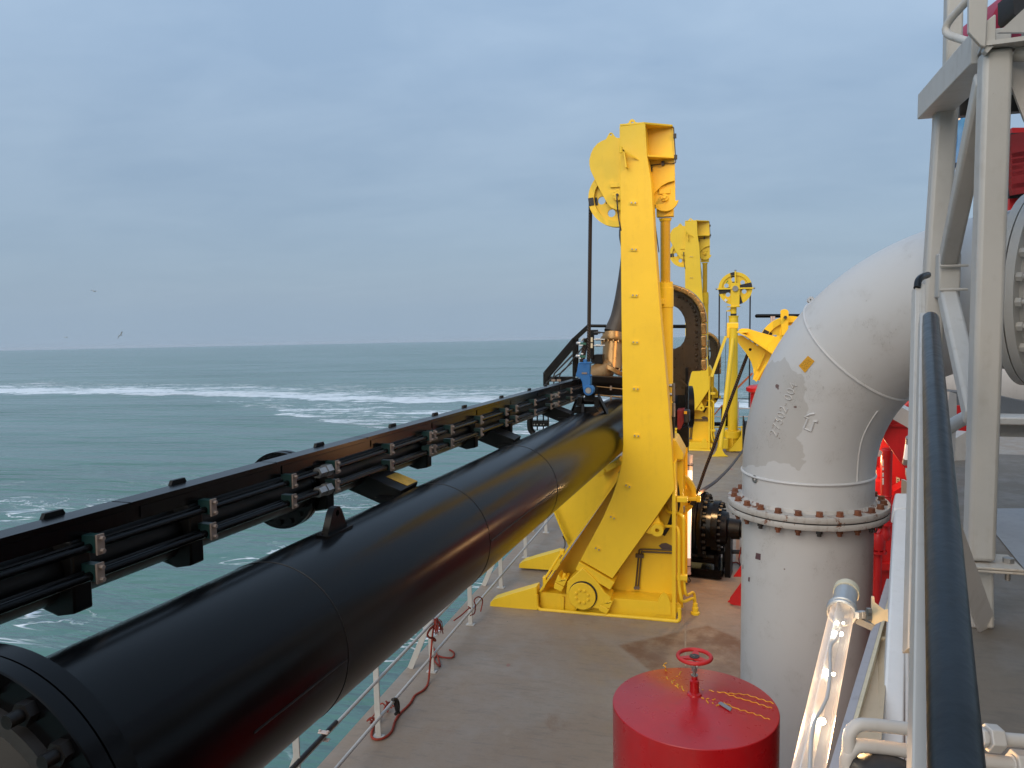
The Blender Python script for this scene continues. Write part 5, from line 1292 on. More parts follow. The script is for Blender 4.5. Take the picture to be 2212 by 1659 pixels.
MB().bar(r8(130, 930, .25), r8(460, 930, .25), .1, .08, (0, 1, 0)).build('panel_rib', RED, RM)
MB().prism([r7(548, 1205, .28), r7(600, 1225, .28), r7(592, 1390, .28), r7(545, 1368, .28)], (0, -.012, 0)).build('notice', CREAM, RM)
MB().prism([r7(560, 1290, .266), r7(588, 1300, .266), r7(585, 1340, .266), r7(558, 1330, .266)], (0, -.003, 0)).build('notice_mark', DRED, RM)
mb = MB()
for y in (1240, 1268, 1352): mb.prism([r7(562, y, .266), r7(586, y + 5, .266), r7(585, y + 17, .266), r7(561, y + 12, .266)], (0, -.003, 0))
mb.build('notice_lines', DARK, RM)
jb = thing('junction_box', r7(228, 1200, .2), 'small cream junction box with a cable on the red panel', 'junction box')
MB().box(r7(228, 1155, .22), (.085, .08, .10)).build('box_body', CREAM, jb, .012)
MB().tube([r7(265, 900, .22), r7(262, 1050, .22), r7(245, 1105, .22)], .007, 6).tube([r7(235, 1200, .22), r7(238, 1260, .22)], .012, 8).build('box_cable', DARK, jb)
# standpipe with valve
SPY = MYR - .7
s7 = lambda x, y: onY(cH7(x, y), SPY); s8 = lambda x, y: onY(cH8(x, y), SPY)
SPP = thing('fire_standpipe', V((s8(252, 1250).x, SPY, 0)), 'red fire main pipe with flanges and valve in front of the red housing', 'pipe')
xa_, xb_ = s7(412, 900).x, s8(252, 900).x
A2 = lambda x, z: V((x, SPY, z))
mb = MB().lathe(A2(xa_, 0), Z, [(.073, s8(0, 330).z), (.073, s7(0, 800).z), (.06, s7(0, 790).z), (.06, s7(0, 780).z)], 24)
for y in (1460, 1600): mb.torus(A2(xa_, s7(0, y).z), Z, .075, .010, 24, 6)
mb.build('upper_pipe', RED, SPP)
mb = MB().lathe(A2(xa_, 0), Z, [(.115, s8(0, 345).z - .02), (.115, s8(0, 345).z + .015)], 24).lathe(A2(xa_, 0), Z, [(.065, s8(0, 350).z), (.058, s8(0, 420).z), (.07, s8(0, 460).z), (.08, s8(0, 520).z), (.06, s8(0, 560).z)], 24)
mb.lathe(A2(xb_ - .0, 0), Z, [(.085, s8(0, 690).z), (.092, s8(0, 640).z), (.092, s8(0, 540).z), (.07, s8(0, 480).z)], 24).lathe(A2(xb_, 0), Z, [(.115, s8(0, 735).z), (.115, s8(0, 705).z)], 24).bar(A2(xb_, s8(0, 520).z), A2(xa_, s8(0, 440).z), .09, .1, (0, 1, 0))
for i in range(8): mb.bolt(A2(xb_ + .098 * math.cos(i * .785), s8(0, 705).z) + V((0, .098 * math.sin(i * .785), 0)), Z, .013, .025)
mb.build('valve_body', RED, SPP)
MB().cyl(A2(xb_, .14), A2(xb_, s8(0, 720).z), .054, n=24).build('lower_pipe', RED, SPP)
MB().lathe(A2(xb_, 0), Z, [(.075, 0), (.07, .09), (.06, .10)], 24).build('pipe_socket', GRY, SPP)
q = s8(212, 420); mb = MB().torus(q, (1, .3, 0), .065, .011, 28, 8).bar(q - V((0, 0, .06)), q + V((0, 0, .06)), .015, .015, (0, 1, 0)).cyl(q, q + V((.12, .04, 0)), .012, n=8); mb.build('valve_wheel', RUB, SPP)
MB().bar(s8(120, 670), s8(230, 690), .015, .015, (0, 1, 0)).bar(s8(110, 728), s8(220, 742), .015, .015, (0, 1, 0)).build('lever', STEEL, SPP)
mb = MB()
for i in range(19):
    if i in (5, 9, 10, 13): continue
    y = 1310 - i * 19; q = onY(cH7(358, y), SPY - .066); mb.box(q, (.016, .006, .018))
mb.build('white_lettering', WHB, SPP)
mb = MB().tube([s8(125, 340), s8(122, 940)], .028, 16); mb.torus(s8(123, 565), Z, .032, .008, 20, 6); tag(mb.build('drain_riser', RED), 'thin red riser pipe close behind the right edge of the grey pipe', 'pipe')
lh = tube_lamp('tube_lamp', r7(195, 815, -.5), r7(290, 865, -1.0), .042, 'short horizontal tube lamp peeping out behind the grey elbow, against red steel', True, .3, 20, V((-.1, .3, -.15)))
lv = tube_lamp('tube_lamp', dep((1956, 1000), 7.2), dep((1964, 946), 7.0), .026, 'upright tube lamp half hidden by the pale stanchion above the white beam', True, .2, 4, V((-.15, .25, 0)))
MB().bar(dep(cH7(640, 1380), 6.6), dep(cH7(800, 1470), 6.0), .02, .16).bar(dep(cH7(715, 1120), 7.0), dep(cH7(770, 1340), 6.6), .04, .05).build('lamp_bracket', GRY, lv)
# amber floodlight: the warm light on the hoses, the guide blocks and the deck
FLP = V((2.95, 8.4, 8.4))
FLT = V((-2.2, 13.9, 2.2))
fd = (FLT - FLP).normalized()
FL = thing('flood_lamp', FLP, 'amber deck floodlight on a tall thin post standing on the upper deck', 'floodlight')
mb = MB().lathe(FLP - fd * .16, fd, [(.05, -.05), (.10, 0), (.15, .14), (.16, .16)], 28, False); mb.tube([FLP - fd * .12, FLP - fd * .12 - Z * .3, V((FLP.x, FLP.y, 2.85))], .04, 10); mb.build('lamp_body', GRY, FL)
MB().lathe(FLP - fd * .03, fd, [(.148, 0), (.08, .006), (.005, .008)], 28).build('lamp_lens', emit('amber_lens', (1, .55, .18), 4), FL)
ld = bpy.data.lights.new('flood_light', 'SPOT'); ld.energy = 640; ld.color = (1, .55, .20); ld.spot_size = R_(56); ld.spot_blend = .7; ld.shadow_soft_size = .09
lo_ = bpy.data.objects.new('flood_light', ld); COL.objects.link(lo_); lo_.parent = FL; lo_.location = fd * .05; lo_.rotation_euler = (-fd).to_track_quat('Z', 'Y').to_euler()
# grey strut crossing in front
tag(MB().bar(onY(cH7(380, 160), 9.3), onY(cH7(900, 440), 8.4), .07, .17).build('cross_strut', GRY), 'pale flat strut slanting across the dark red hood', 'strut')

# ================================================================== GUARD RAIL AT THE DECK EDGE
RX = -3.60
GR = thing('deck_railing', V((RX, 10, 0)), 'pale grey guard rail with thin bars along the seaward deck edge under the black pipe', 'railing')
sts = [4.1, 5.65, 7.21, 8.74, 10.23, 11.75, 13.3, 14.9, 16.5, 18.1]
for i, y in enumerate(sts):
    mb = MB().box((RX, y, .53), (.064, .014, 1.06)); o = mb.build('stanchion', GRY, GR, .002)
    MB().box((RX, y, .004), (.12, .08, .012)).build('foot_plate', GRY, o)
    if i % 2 == 1: MB().bar((RX - .30, y + .02, 0), (RX - .01, y + .02, .66), .02, .07, (1, 0, .3)).build('brace', GRY, GR)
for z_, r in ((.225, .018), (.64, .018), (1.04, .021)):
    MB().tube([(RX + .028, sts[0] - 2.5, z_), (RX + .028, sts[-1], z_)], r, 12).build('rail', GRY, GR)
# dark sleeve clipped to the middle rail
a, c = onX(cG3(300, 1690), RX + .028), onX(cG3(652, 1300), RX + .028)
a = V((RX + .03, a.y - .3, .66)); c = V((RX + .03, c.y, .66))
sl = tag(MB().tube([a, c], .022, 12).build('dark_pipe_sleeve', STRP), 'dark hose length clipped on the guard rail near the bottom edge', 'hose')
q = onX(cG3(555, 1400), RX + .03); q = V((RX + .03, q.y, .66))
mb = MB().box(q + V((.0, 0, .025)), (.10, .05, .012)).box(q - V((0, 0, .045)), (.10, .05, .012))
for s_ in (-1, 1): mb.bolt(q + V((s_ * .04, 0, .03)), Z, .013, .015)
tag(mb.build('pipe_clip', PINKW, None, .004), 'pale saddle clip with two bolts holding the dark hose to the rail', 'clip')

# red ropes on the railing
def rope_pts(l, mode): return [onX(cG3(x, y), RX + .05) if (mode == 'x') else onZ(cG3(x, y), .016) for x, y in l]
def red_rope(name, pts, r, lab, grp='red ropes on the guard rail'):
    return tag(MB().tube(smooth(pts, 5), r, 8).build(name, ROPE), lab, 'rope', grp)
hang = rope_pts([(1440, 478), (1422, 560), (1412, 640), (1402, 760), (1392, 880)], 'x') + rope_pts([(1380, 985), (1345, 1040), (1275, 1085), (1235, 1150), (1150, 1235), (1118, 1290), (1090, 1370), (1030, 1420), (965, 1432), (932, 1405), (945, 1340), (965, 1290)], 'z')
RR = thing('red_rope', hang[5], 'long red rope hanging from the rail with a frayed tassel and trailing over the deck', 'rope', 'red ropes on the guard rail')
MB().tube(smooth(hang, 5), .013, 8).build('rope_line', ROPE, RR)
rnd = random.Random(5)
mb = MB()
for i in range(26):
    a = onX(cG3(1438 + rnd.uniform(-14, 14), 470 + rnd.uniform(-6, 20)), RX + .06 + rnd.uniform(0, .05)); e = onX(cG3(1462 + rnd.uniform(-30, 42), 560 + rnd.uniform(0, 48)), RX + .08 + rnd.uniform(0, .08))
    mb.tube(smooth([a, a.lerp(e, .5) + V((rnd.uniform(0, .03), rnd.uniform(-.02, .02), .03)), e], 3), .004, 4)
mb.build('frayed_tassel', ROPE, RR)
mb = MB().tube(smooth(rope_pts([(1438, 520), (1395, 560), (1375, 600), (1390, 625), (1425, 630), (1438, 650), (1415, 640)], 'x'), 5), .013, 8); mb.build('rope_turns', ROPE, RR)
mb = MB()
for bx_, by_ in ((1045, 1180), (958, 1285)):
    for i in range(16):
        a = onZ(cG3(bx_ + rnd.uniform(-25, 30), by_ + rnd.uniform(-30, 35)), .02 + rnd.uniform(0, .05)); e = a + V((rnd.uniform(-.06, .06), rnd.uniform(-.08, .08), rnd.uniform(-.01, .03)))
        mb.tube(smooth([a, a.lerp(e, .5) + V((0, 0, .02)), e], 3), .008, 5)
mb.build('frayed_end', ROPE, RR)
red_rope('red_rope', rope_pts([(1412, 690), (1452, 762), (1475, 845), (1460, 842), (1428, 800), (1450, 768), (1500, 782), (1565, 785), (1588, 760), (1578, 738), (1550, 722)], 'z'), .011, 'short loose red rope tangle lying on the deck beside the rail foot')
red_rope('red_rope', rope_pts([(1585, 490), (1640, 450), (1690, 405), (1712, 388)], 'x') + rope_pts([(1715, 395), (1700, 380)], 'x'), .009, 'thin red rope knotted around the lower rail, trailing outboard')
red_rope('red_rope', rope_pts([(1715, 450), (1748, 430), (1755, 370), (1745, 330), (1775, 302), (1805, 315), (1812, 345), (1800, 400), (1797, 420)], 'x'), .009, 'thin red rope looped over the lower rail near the yellow foot')
mb = MB().tube(smooth(rope_pts([(1098, 1118), (1122, 1112), (1138, 1130), (1146, 1170), (1140, 1210), (1122, 1232)], 'x'), 4), .018, 8).bar(*[onX(cG3(*p), RX + .05) for p in ((1116, 1120), (1144, 1225))], .05, .012)
tag(mb.build('black_strap', STRP), 'black tape strap hanging from the lower guard rail over the red rope', 'strap')

# ================================================================== FAR RAIL, PIPES AND BITS AT THE END OF THE DECK
FRY = 28.0
def f2(x, y, d=0): return onY(cH2(x, y), FRY + d)
fr_ = thing('far_railing', V((f2(700, 900).x, FRY, 0)), 'low pale railing at the far end of the deck against the foam', 'railing')
for y in (655, 790): MB().tube([f2(300, y), f2(1250, y)], .018, 8).build('rail', PINKW, fr_)
for x in (420, 848): MB().cyl((f2(x, 700).x, FRY, 0), (f2(x, 700).x, FRY, f2(0, 530).z), .04, n=14).build('rail_post', PINKW, fr_)
tag(MB().tube([f2(300, 910, -.5), f2(690, 910, -.5)], .068, 20).build('black_pipe', BLK), 'black pipe lying across the far end of the deck', 'pipe')
tag(MB().tube([f2(300, 962, -.9), f2(1000, 962, -.9)], .026, 12).build('yellow_pipe', YEL), 'thin yellow pipe lying across the deck in front of the black one', 'pipe')
tag(MB().tube([f2(430, 490, -1), f2(1100, 500, -1)], .012, 8).build('black_wire', bpy.data.materials['black_rope']), 'black horizontal wire above the far railing', 'wire')
tag(MB().bar(f2(420, 815, -1), f2(600, 600, -1), .04, .04).build('orange_brace', paint('orange_paint', (.6, .16, .06), .5)), 'orange brace slanting behind the second gantry', 'brace')
tag(MB().bar(f2(845, 320, -2), f2(1090, 80, -2), .06, .06).build('orange_boom', bpy.data.materials['orange_paint']), 'orange boom slanting behind the slim yellow mast', 'boom')
tag(MB().box(f2(635, 790, -.6), (.23, .2, .70)).build('black_bollard', BLKM), 'black upright fitting behind the mast stay', 'bollard')
# black boom behind the bracket
bm_ = thing('black_boom', b1(1060, 715, 3), 'black round boom lying level behind the yellow rope sheave, on two pale posts', 'boom')
MB().tube([b1(845, 716, 3), b1(860, 715, 3), b1(1700, 713, 3)], .034, 18).ball(b1(848, 716, 3), .034).build('boom_tube', BLK, bm_)
for x in (1062, 1098): MB().tube([b1(x, 720, 2.8), b1(x - 3, 1000, 2.8)], .02, 10).build('boom_post', PINKW, bm_)

# ================================================================== RIGHT HAND STEEL FRAME
SF = thing('steel_frame', onZ((2113, 1350), 2.85), 'light grey steel portal of square posts and diagonal braces at the right edge', 'steel frame')
NP = onZ((2116, 1350), 2.85); NP = V((NP.x, NP.y, 2.85))
PS = .125
def up_at(px, py, base): return onY((px, py), base.y)
lean = None
top = onY((2150, 100), NP.y)
za = onY((2120, 128), NP.y).z
foot = onY((2114, 1215), NP.y)
colx = lambda z: foot.x + (top.x - foot.x) * (z - foot.z) / (top.z - foot.z)
pt = lambda z: V((colx(z), NP.y, z))
MB().bar(pt(foot.z + .02), pt(za + .03), PS, PS, (0, 1, 0)).build('frame_post', GRY, SF, .022)
fp = dep((2030, 600), 4.9)
FPY = fp.y
t_, b__ = onY((2042, 228), FPY), onY((1985, 1050), FPY)
MB().bar(onY((2044, 225), FPY), onY((1992, 1000), FPY), PS, PS, (0, 1, 0)).build('frame_post', GRY, SF, .022)
# base plates and stub
MB().bar(V((NP.x, NP.y, 2.85)), pt(foot.z - .02), PS * .88, PS * .88, (0, 1, 0)).build('post_stub', GRY, SF, .015)
bp = pt(foot.z)
mb = MB().box(bp + V((.01, 0, .008)), (.31, .24, .012)).box(bp + V((.01, 0, -.007)), (.31, .24, .012)); mb.build('base_plate', paint('base_plate_grey', (.46, .42, .37), .6, .08, (.25, .14, .07), .5, .5, scale=2), SF, .003)
for dx, dy in ((.125, -.02), (-.12, .08)):
    MB().bolt(bp + V((dx, dy, .014)), Z, .026, .025).bolt(bp + V((dx, dy, -.013)), -Z, .024, .022).cyl(bp + V((dx, dy, -.03)), bp + V((dx, dy, -.075)), .014, n=10).build('anchor_bolt', STEEL, SF)
# head beam along the ship and braces
ga, gb_ = onY((2118, 110), NP.y), onY((2013, 205), FPY)
g0, g1 = V((ga.x + .06, NP.y + .06, za + .075)), V((onY((2025, 205), FPY).x - .0, FPY + .12, za + .075))
MB().bar(g0, g1, .17, .155).build('head_beam', GRY, SF, .006)
MB().bar(V((g0.x - .07, NP.y - .02, za + .042)), V((g0.x + .5, NP.y - .1, za + .042)), .17, .02).build('head_plate', GRY, SF)
kn = onY(cF2(430, 920), FPY - .02)
kz0, kz1 = onY(cF2(430, 830), FPY - .1), onY(cF2(425, 1020), FPY - .1)
tp_ = pt(onY(cF1(840, 900), NP.y).z + .10) + V((-.02, .05, 0)); lw_ = pt(onY(cF3(830, 420), NP.y).z) + V((-.02, .05, 0))
kz0 += V((.03, 0, 0)); kz1 += V((.03, 0, 0))
MB().bar(tp_, kz0, .098, .098, (1, 0, 0)).build('diagonal_brace', GRY, SF, .018)
MB().bar(kz1, lw_, .098, .098, (1, 0, 0)).build('diagonal_brace', GRY, SF, .018)
MB().bar(kz0 + V((0, -.02, .08)), kz1 + V((0, -.02, -.05)), .12, .11, (0, 1, 0)).build('brace_gusset', GRY, SF, .012)
for q in (kz0, kz1): MB().tube([q + V((-.06, -.10, 0)), q + V((.09, -.10, 0))], .009, 6).build('weld_bead', GRY, SF)
# upper platform parts
tpz = za + .21
MB().bar(onY(cF1(590, 640), FPY), onY(cF1(610, -300), FPY), .09, .10, (0, 1, 0)).build('platform_post', GRY, SF, .012)
u0 = onY(cF1(840, 380), NP.y - .1)
MB().prism([onY(p, NP.y - .12) for p in (cF1(750, -200), cF1(935, -200), cF1(905, 440), cF1(860, 425), cF1(745, 300))], (0, .03, 0)).build('platform_upright', GRY, SF, .004)
MB().prism([onY(p, NP.y - .1) for p in (cF1(905, 200), cF1(985, 135), cF1(1000, 135), cF1(1000, 410), cF1(920, 500), cF1(890, 470))], (0, .05, 0)).build('corner_plate', GRY, SF, .004)
hl = fil([dep(cF1(1000, -280), 4.1), dep(cF1(460, 300), 4.5), dep(cF1(760, 395), 4.25), dep(cF1(900, 430), 4.0)], .18)
MB().tube(hl, .021, 14).build('platform_rail', GRY, SF)
MB().prism([dep(p, 3.75) for p in (cH5(418, 450), cH5(600, 415), cH5(700, 440), cH5(760, 1300), cH5(668, 1110))], (.0, .02, 0)).build('gusset_plate', WHT, SF)
MB().prism([dep(p, 3.6) for p in (cH5(430, 302), cH5(668, 80), cH5(760, 0), cH5(760, 320), cH5(640, 300))], (0, .02, 0)).build('gusset_plate', GRY, SF)
MB().tube([dep(cH5(600, 490), 3.7), dep(cH5(760, 500), 3.65)], .04, 14).build('drain_tube', GRY, SF)
# platform grating seen from below
grz = za + .12
gr_ = thing('platform_grating', V((g0.x + .7, (NP.y + FPY) / 2, grz)), 'dark steel bar grating of the platform overhead, seen from below', 'grating')
mb = MB()
for i in range(22):
    y = NP.y + .1 + i * .055; mb.box((g0.x + .78, y, grz), (1.25, .008, .05))
for i in range(8): mb.box((g0.x + .22 + i * .16, NP.y + .68, grz + .012), (.012, 1.2, .02))
mb.build('grating_bars', paint('grating_steel', (.20, .23, .24), .45, .2, metal=.4), gr_)
MB().bar((g0.x + .15, FPY + .1, grz - .08), (g0.x + 1.4, FPY + .1, grz - .08), .07, .1).build('grating_edge', DARK, gr_)
# things behind the frame
cr_ = thing('crane_housing', dep(cH5(500, 200), 6.5), 'crimson painted crane housing at the top right corner', 'crane')
MB().prism([dep(p, 6.5) for p in (cH5(490, -60), cH5(380, 130), cH5(380, 430), cH5(660, 420), cH5(760, 400), cH5(760, -60))], FW * .6).build('housing_side', MAG, cr_)
MB().prism([dep(p, 6.2) for p in (cH5(568, -80), cH5(760, -80), cH5(760, 60), cH5(600, 160), cH5(572, 120))], FW * .2).build('dark_opening', STRP, cr_)
wx2 = thing('white_tank', dep(cH5(120, 1200), 9.0), 'white structure with blue curved arms glimpsed between the frame posts', 'machinery')
MB().prism([dep(p, 9.0) for p in (cH5(-60, 1020), cH5(200, 1060), cH5(200, 1500), cH5(-60, 1600))], FW * .3).build('white_panel', WHT, wx2)
MB().tube(smooth([dep(p, 8.7) for p in (cH5(200, 1060), cH5(140, 1110), cH5(118, 1250), cH5(90, 1400))]), .07, 10).build('blue_arm', BLU, wx2)
MB().tube(smooth([dep(p, 8.6) for p in (cH5(60, 1130), cH5(78, 1220), cH5(72, 1400), cH5(40, 1540))]), .08, 10).build('blue_arm', BLU, wx2)
gv = thing('louvre_grille', dep(cH5(620, 1450), 7.5), 'dark red louvred grille right of the nearer frame post', 'grille')
MB().prism([dep(p, 7.6) for p in (cH5(560, 1190), cH5(900, 1190), cH5(900, 1900), cH5(530, 1980))], FW * .3).build('grille_frame', RED, gv)
mb = MB()
for i in range(9):
    y = 1270 + i * 58; mb.bar(dep(cH5(540, y + 40), 7.45), dep(cH5(800, y), 7.45), .04, .10, UP)
mb.build('louvres', DRED, gv)
MB().prism([dep(p, 7.52) for p in (cH5(548, 1240), cH5(900, 1225), cH5(900, 1830), cH5(530, 1850))], FW * .02).build('grille_recess', STRP, gv)
# hopper coaming and hull of the pipe behind
hc = thing('hopper_coaming', dep((2190, 930), 9.6), 'grey coaming with a pale ledge behind the frame, above the brown deck', 'coaming')
HCY = dep((2190, 930), 9.6).y
c6 = lambda x, y, d=0: onY(cH6(x, y), HCY + d)
MB().prism([V((c6(-100, 980).x, HCY + .25, 2.75)), V((c6(1400, 980).x, HCY + .25, 2.75)), V((c6(1400, 980).x, HCY + .25, c6(0, 935).z)), V((c6(-100, 980).x, HCY + .25, c6(0, 935).z))], (0, .1, 0)).build('coaming_wall', GRY, hc)
MB().box(((c6(-100, 940).x + c6(1400, 940).x) / 2, HCY + .2, c6(0, 940).z), (c6(1400, 940).x - c6(-100, 940).x, .5, c6(0, 908).z - c6(0, 972).z)).build('coaming_ledge', GRY, hc, .02)
MB().prism([c6(-100, 905, .3), c6(1400, 905, .3), c6(1400, 860, .3), c6(585, 790, .3), c6(380, 745, .3), c6(-100, 700, .3)], (0, .3, 0)).build('dark_sill', paint('blue_grey_steel', (.10, .11, .125), .5), hc)
hp2 = [c6(-300, 620, 1.3), c6(1600, 640, .9)]
tag(MB().tube(hp2, .62, 36).build('hopper_pipe', WHT), 'pale round pipe lying behind the frame above the grey ledge', 'pipe')
# odds and ends between rail and post
j1 = lambda x, y, d: dep(cJ1(x, y), d)
tag(MB().prism([j1(1190, 470, 7.2), j1(1280, 500, 7.2), j1(1285, 700, 7.2), j1(1260, 1380, 7.2), j1(1195, 1380, 7.2), j1(1130, 900, 7.2)], FW * .08).build('pale_post', WHT), 'short pale post between the dark handrail and the frame post', 'post')
tag(MB().tube([j1(1120, 980, 6.9), j1(1290, 870, 6.9), j1(1420, 800, 6.9)], .06, 14).build('pale_tube', GRY), 'pale tube slanting behind the frame brace', 'tube')
tag(MB().prism([j1(1120, 650, 8.5), j1(1420, 650, 8.5), j1(1420, 980, 8.5), j1(1270, 1080, 8.5), j1(1120, 1080, 8.5)], FW * .1).build('red_plate', RED), 'red plate glimpsed behind the pale post', 'plate')
tag(MB().prism([j1(1265, 1085, 8.0), j1(1420, 990, 8.0), j1(1420, 1390, 8.0), j1(1265, 1390, 8.0)], FW * .3).build('grey_box', GRY), 'grey box standing at the foot of the pale post', 'box')

# ================================================================== NEAR HANDRAIL, BEAM AND SLOPING PLATE
def strip(mb, a0, a1, b0, b1, da, db, th, ext=1.0):
    """flat bar whose face runs between two picture edges a (left) and b (right); 0 = near end, 1 = far end"""
    q = [dep(a0, da), dep(b0, da), dep(b1, db), dep(a1, db)]
    nrm = (q[1] - q[0]).cross(q[3] - q[0]).normalized()
    if nrm.dot(FW) < 0: nrm = -nrm
    return mb.prism(q, nrm * th)
HR = thing('handrail', dep((2066, 1659), .9), 'thick dark navy handrail with worn coating on a pale flat bar', 'handrail')
h0, h1 = dep((2066, 1659), .90), dep((2010, 690), 3.0)
d_ = (h1 - h0).normalized()
mb = MB().tube([h0 - d_ * .5, h0, h0.lerp(h1, .5), h1, h1 + d_ * .02, h1 + d_ * .033], [.030, .030, .030, .030, .024, .010], 28)
mb.build('rail_tube', NAV, HR)
mb = strip(MB(), (1969, 1720), (1988, 600 + 75), (2014, 1720), (2001, 675), .93, 3.06, .05)
mb.build('rail_bar', GRY, HR, .003)
SH = thing('stair_stanchion', dep((1972, 1000), 3.6), 'second pale flat rail with a black end cap, close left of the navy handrail', 'handrail')
mb = strip(MB(), (1961, 1400), (1978, 612), (1996, 1400), (1999, 612), 2.6, 3.7, .05); mb.build('flat_rail', GRY, SH, .003)
mb = strip(MB(), (1975, 1390), (1987, 620), (1982, 1390), (1991, 620), 2.58, 3.68, .02); mb.build('rail_rib', GRY, SH)
mb = MB().tube(smooth([dep((1981, 622), 3.68), dep((1984, 606), 3.7), dep((1992, 598), 3.75), dep((2004, 594), 3.85)]), .016, 14); mb.build('end_cap', NAV, SH)
BMm = thing('white_beam', dep((1925, 1659), 3.0), 'white square beam with a capped end running up beside the pale rails', 'beam')
def boxbeam(mb, l0, r0, l1, r1, d0, d1, depth):
    q = [dep(l0, d0), dep(r0, d0), dep(r1, d1), dep(l1, d1)]
    nrm = (q[1] - q[0]).cross(q[3] - q[0]).normalized()
    if nrm.dot(FW) < 0: nrm = -nrm
    return mb.prism(q, nrm * depth)
boxbeam(MB(), (1895, 1760), (1952, 1760), (1933, 1095), (1963, 1095), 3.0, 5.4, .10).build('beam_body', WHB, BMm, .012)
boxbeam(MB(), (1931, 1100), (1965, 1100), (1934, 1064), (1961, 1064), 5.36, 5.55, .12).build('beam_cap', WHB, BMm, .015)
MB().tube([dep((1962, 1700), 3.1), dep((1960, 1380), 3.9), dep((1966, 1110), 5.3)], .010, 10).build('beam_conduit', WHT, BMm)
SPL = thing('sloping_frame', dep((1800, 1659), 2.9), 'sloping pale angle bar with a beige panel between it and the white beam', 'frame')
boxbeam(MB(), (1760, 1760), (1784, 1760), (1915, 1250), (1930, 1250), 2.7, 5.2, .02).build('angle_bar', paint('bar_blue_grey', (.36, .36, .40), .5, .06), SPL, .002)
boxbeam(MB(), (1784, 1760), (1796, 1760), (1930, 1250), (1937, 1250), 2.7, 5.2, .05).build('angle_flange', CREAM, SPL, .002)
q = [dep((1812, 1631), 3.0), dep((1900, 1631), 3.0), dep((1925, 1310), 4.6), dep((1896, 1370), 4.3)]
n_ = (q[1] - q[0]).cross(q[3] - q[0]).normalized(); n_ = n_ if n_.dot(FW) > 0 else -n_
MB().prism([p + n_ * .05 for p in q], n_ * .01).build('beige_panel', BEI, SPL)
mb = MB().tube([dep(cJ3(300, 1115), 2.95), dep(cJ3(690, 1170), 2.95)], .012, 8).tube([dep(cF4(905, 632), 4.3), dep(cF4(990, 640), 4.3)], .014, 8); mb.build('panel_rib', CREAM, SPL)
# lamp beside it
nl0, nl1 = dep((1700, 1880), 1.6), dep((1829, 1275), 2.66)
nl = tube_lamp('tube_lamp', nl0, nl1, .037, 'big clear tube lamp with glowing LEDs close to the viewer beside the grey pipe', True, .10, 10, V((.02, .0, -.12)), clear=True)
d_ = (nl1 - nl0).normalized(); x_, y_ = perp(d_)
for (x, y, r) in ((1832 / 1.0, 0, 0),): pass
for p, r in ((cF4(578, 588), .006), (cF4(626, 596), .007), (cF4(510, 905), .010), (cF4(568, 915), .005), (cF4(420, 1272), .010), (cF4(478, 1288), .009), (cF4(600, 505), .004), (cF4(645, 510), .004)):
    u = (proj(nl0)[1] - p[1]) / (proj(nl0)[1] - proj(nl1)[1])
    dd2 = 1 / ((1 - u) / 1.6 + u / 2.66)
    MB().ball(dep(p, dd2 - .012), r, 10).build('led', LED, nl)
cbl = smooth([dep(cF4(x, y), d) for x, y, d in ((620, 560, 2.42), (590, 640, 2.33), (545, 700, 2.27), (540, 900, 2.1), (520, 1080, 1.99), (470, 1200, 1.92), (420, 1290, 1.86), (390, 1450, 1.78), (380, 1700, 1.68))], 5)
MB().tube(cbl, .0045, 8).build('inner_cable', WHT, nl)
cq = dep(cF4(630, 430), 2.50)
mb = MB().torus(cq, d_, .042, .006, 36, 8).torus(cq + d_ * .02, d_, .042, .005, 36, 8).bar(cq + RT * .04, dep(cF4(870, 520), 2.52), .03, .004, UP).bar(cq + RT * .045 + UP * -.02, dep(cF4(870, 540), 2.5), .02, .02)
mb.bolt(dep(cF4(765, 470), 2.46), UP, .012, .02).bolt(dep(cF4(795, 465), 2.46), UP, .010, .02)
mb.build('lamp_clamp', GALV, nl)
br_ = thing('lamp_bracket', dep(cF4(920, 430), 2.6), 'small pale triangular bracket between the near tube lamp and the white beam', 'bracket')
mb = MB().prism([dep(cF4(x, y), 2.56) for x, y in ((875, 300), (890, 300), (895, 345), (970, 405), (1000, 400), (1000, 500), (965, 490), (870, 535))], FW * .008); mb.build('bracket_plate', CREAM, br_)
mb = MB()
for y in (418, 470): mb.bolt(dep(cF4(862, y), 2.56), -RT, .012, .012)
mb.build('bracket_bolt', STEEL, br_)
# small hydraulic pipes at the lower right corner
for k, (pts, rr, lab) in enumerate((([(690, 1700), (690, 1385), (760, 1312), (900, 1320), (1190, 1350), (1500, 1395), (1740, 1415), (2300, 1462)], .0092, 'upper white hydraulic tube with a hook bend under the navy handrail'), ([(672, 1760), (674, 1560), (750, 1478), (900, 1490), (1190, 1528), (1500, 1570), (1740, 1600), (2300, 1660)], .0098, 'lower white hydraulic tube with a hook bend under the navy handrail'))):
    T = thing('hydraulic_tube', dep(cF4(900, pts[3][1]), 1.95), lab, 'tube', 'white hydraulic tubes')
    MB().tube(fil([dep(cF4(x, y), 1.95) for x, y in pts], .085, 8), rr * 1.9 * .92, 16).build('tube_run', WHT, T)
    c0_, c1_ = ((1775, 1418), (1890, 1430)) if k == 0 else ((1985, 1622), (2110, 1634))
    a, e = dep(cF4(*c0_), 1.95), dep(cF4(*c1_), 1.95); dv = (e - a)
    mb = MB().cyl(a, a + dv * .95, .034, n=6).cyl(a - dv * .15, a, .022, n=14); mb.build('union_nut', WHT, T, .003)
    if k == 0: MB().cyl(a - dv * .5, a - dv * .12, .028, n=6).build('union_nut', WHT, T, .003)
kb = thing('domed_vent_cap', dep(cF4(975, 1700), 1.9), 'black domed cap with a small white wing nut at the bottom edge', 'cap')
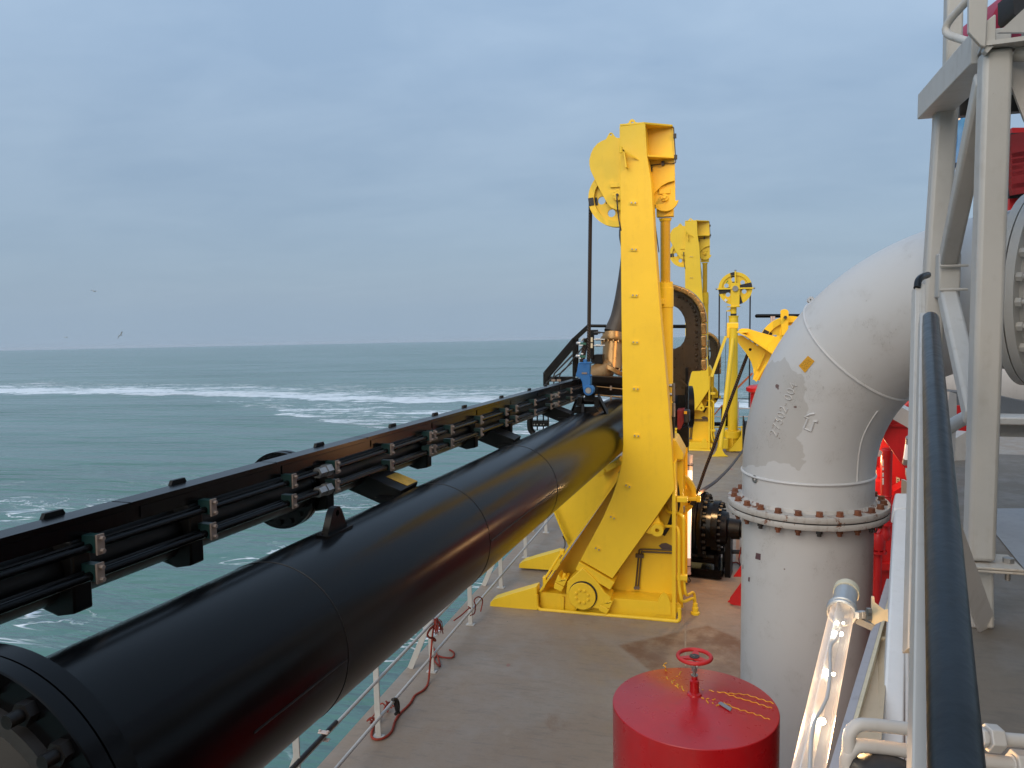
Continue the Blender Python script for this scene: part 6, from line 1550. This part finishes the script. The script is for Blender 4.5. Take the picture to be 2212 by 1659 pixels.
MB().lathe(dep(cF4(975, 1740), 1.9), UP, [(.085, -.05), (.085, .0), (.07, .03), (.03, .042), (.005, .045)], 28).build('cap_dome', RUB, kb, smooth=60)
MB().lathe(dep(cF4(790, 1700), 1.95), UP, [(.05, 0), (.05, .02), (.03, .03)], 20).tube([dep(cF4(868, 1640), 1.95), dep(cF4(870, 1590), 1.95), dep(cF4(868, 1550), 1.95)], [.009, .009, .006], 10).build('wing_nut', WHT, kb)
# inclined flat stay standing on the upper deck
j4 = lambda x, y: cJ4(x, y)
q0, q1 = onZ(j4(265, 878), 2.85), dep(j4(60, 330), 3.3)
tag(MB().bar(q0, q1, .115, .012, (.3, -1, .3)).build('flat_stay', WHT), 'pale flat stay slanting from the upper deck up behind the navy handrail', 'stay')

# ================================================================== GULLS AND A FAR SHIP
GUL = paint('gull_plumage', (.42, .42, .42), .6, .1, (.1, .1, .1), .3)
def gull(p, d, span, tilt, flap, lab):
    c = dep(p, d); r = V((math.cos(tilt) * RT.x, math.cos(tilt) * RT.y, math.sin(tilt)))
    u = UP; mb = MB()
    ax_ = (RT * .8 + FW * .5).normalized()
    mb.lathe(c, ax_, [(.001, -span * .22), (span * .03, -span * .16), (span * .05, 0), (span * .04, span * .12), (span * .025, span * .16), (.001, span * .22)], 10)
    for s_ in (-1, 1):
        w0, w1, w2 = c, c + r * s_ * span * .24 + u * flap * span * .20, c + r * s_ * span * .5 + u * flap * span * .04 * s_ - ax_ * span * .08
        for a, e, ca, ce in ((w0, w1, .17, .15), (w1, w2, .15, .02)):
            mb.prism([a + ax_ * ca * span * .5, a - ax_ * ca * span * .5, e - ax_ * ce * span * .5, e + ax_ * ce * span * .5], u * .012)
    return tag(mb.build('seagull', GUL), lab, 'seagull', 'gulls over the sea')
gull(cI6(876, 406), 70, .75, .9, 1, 'nearest grey gull banking low above the horizon')
gull(cI6(684, 88), 95, .85, -.25, .8, 'small gull gliding highest in the left sky')
gull(cI6(482, 422), 150, 1.0, .05, .7, 'tiny far gull just above the horizon, left of the banking gull')

# ================================================================== HAZE
HZM = bpy.data.materials.new('haze'); HZM.use_nodes = True; t = HZM.node_tree; t.nodes.clear()
ho = t.nodes.new('ShaderNodeOutputMaterial'); pv = t.nodes.new('ShaderNodeVolumePrincipled')
pv.inputs['Color'].default_value = (.86, .92, 1, 1); pv.inputs['Density'].default_value = .00009
t.links.new(pv.outputs[0], ho.inputs['Volume'])
mb = MB().box((0, 0, 0), (2, 2, 2)); hz_ = mb.build('haze', HZM)
hz_.matrix_world = mm @ Matrix.Translation((0, 0, 6.5)) @ Matrix.Diagonal((8000, 8000, 8.5, 1)); tag(hz_, 'thin sea haze in which the horizon fades', 'haze', kind='stuff')
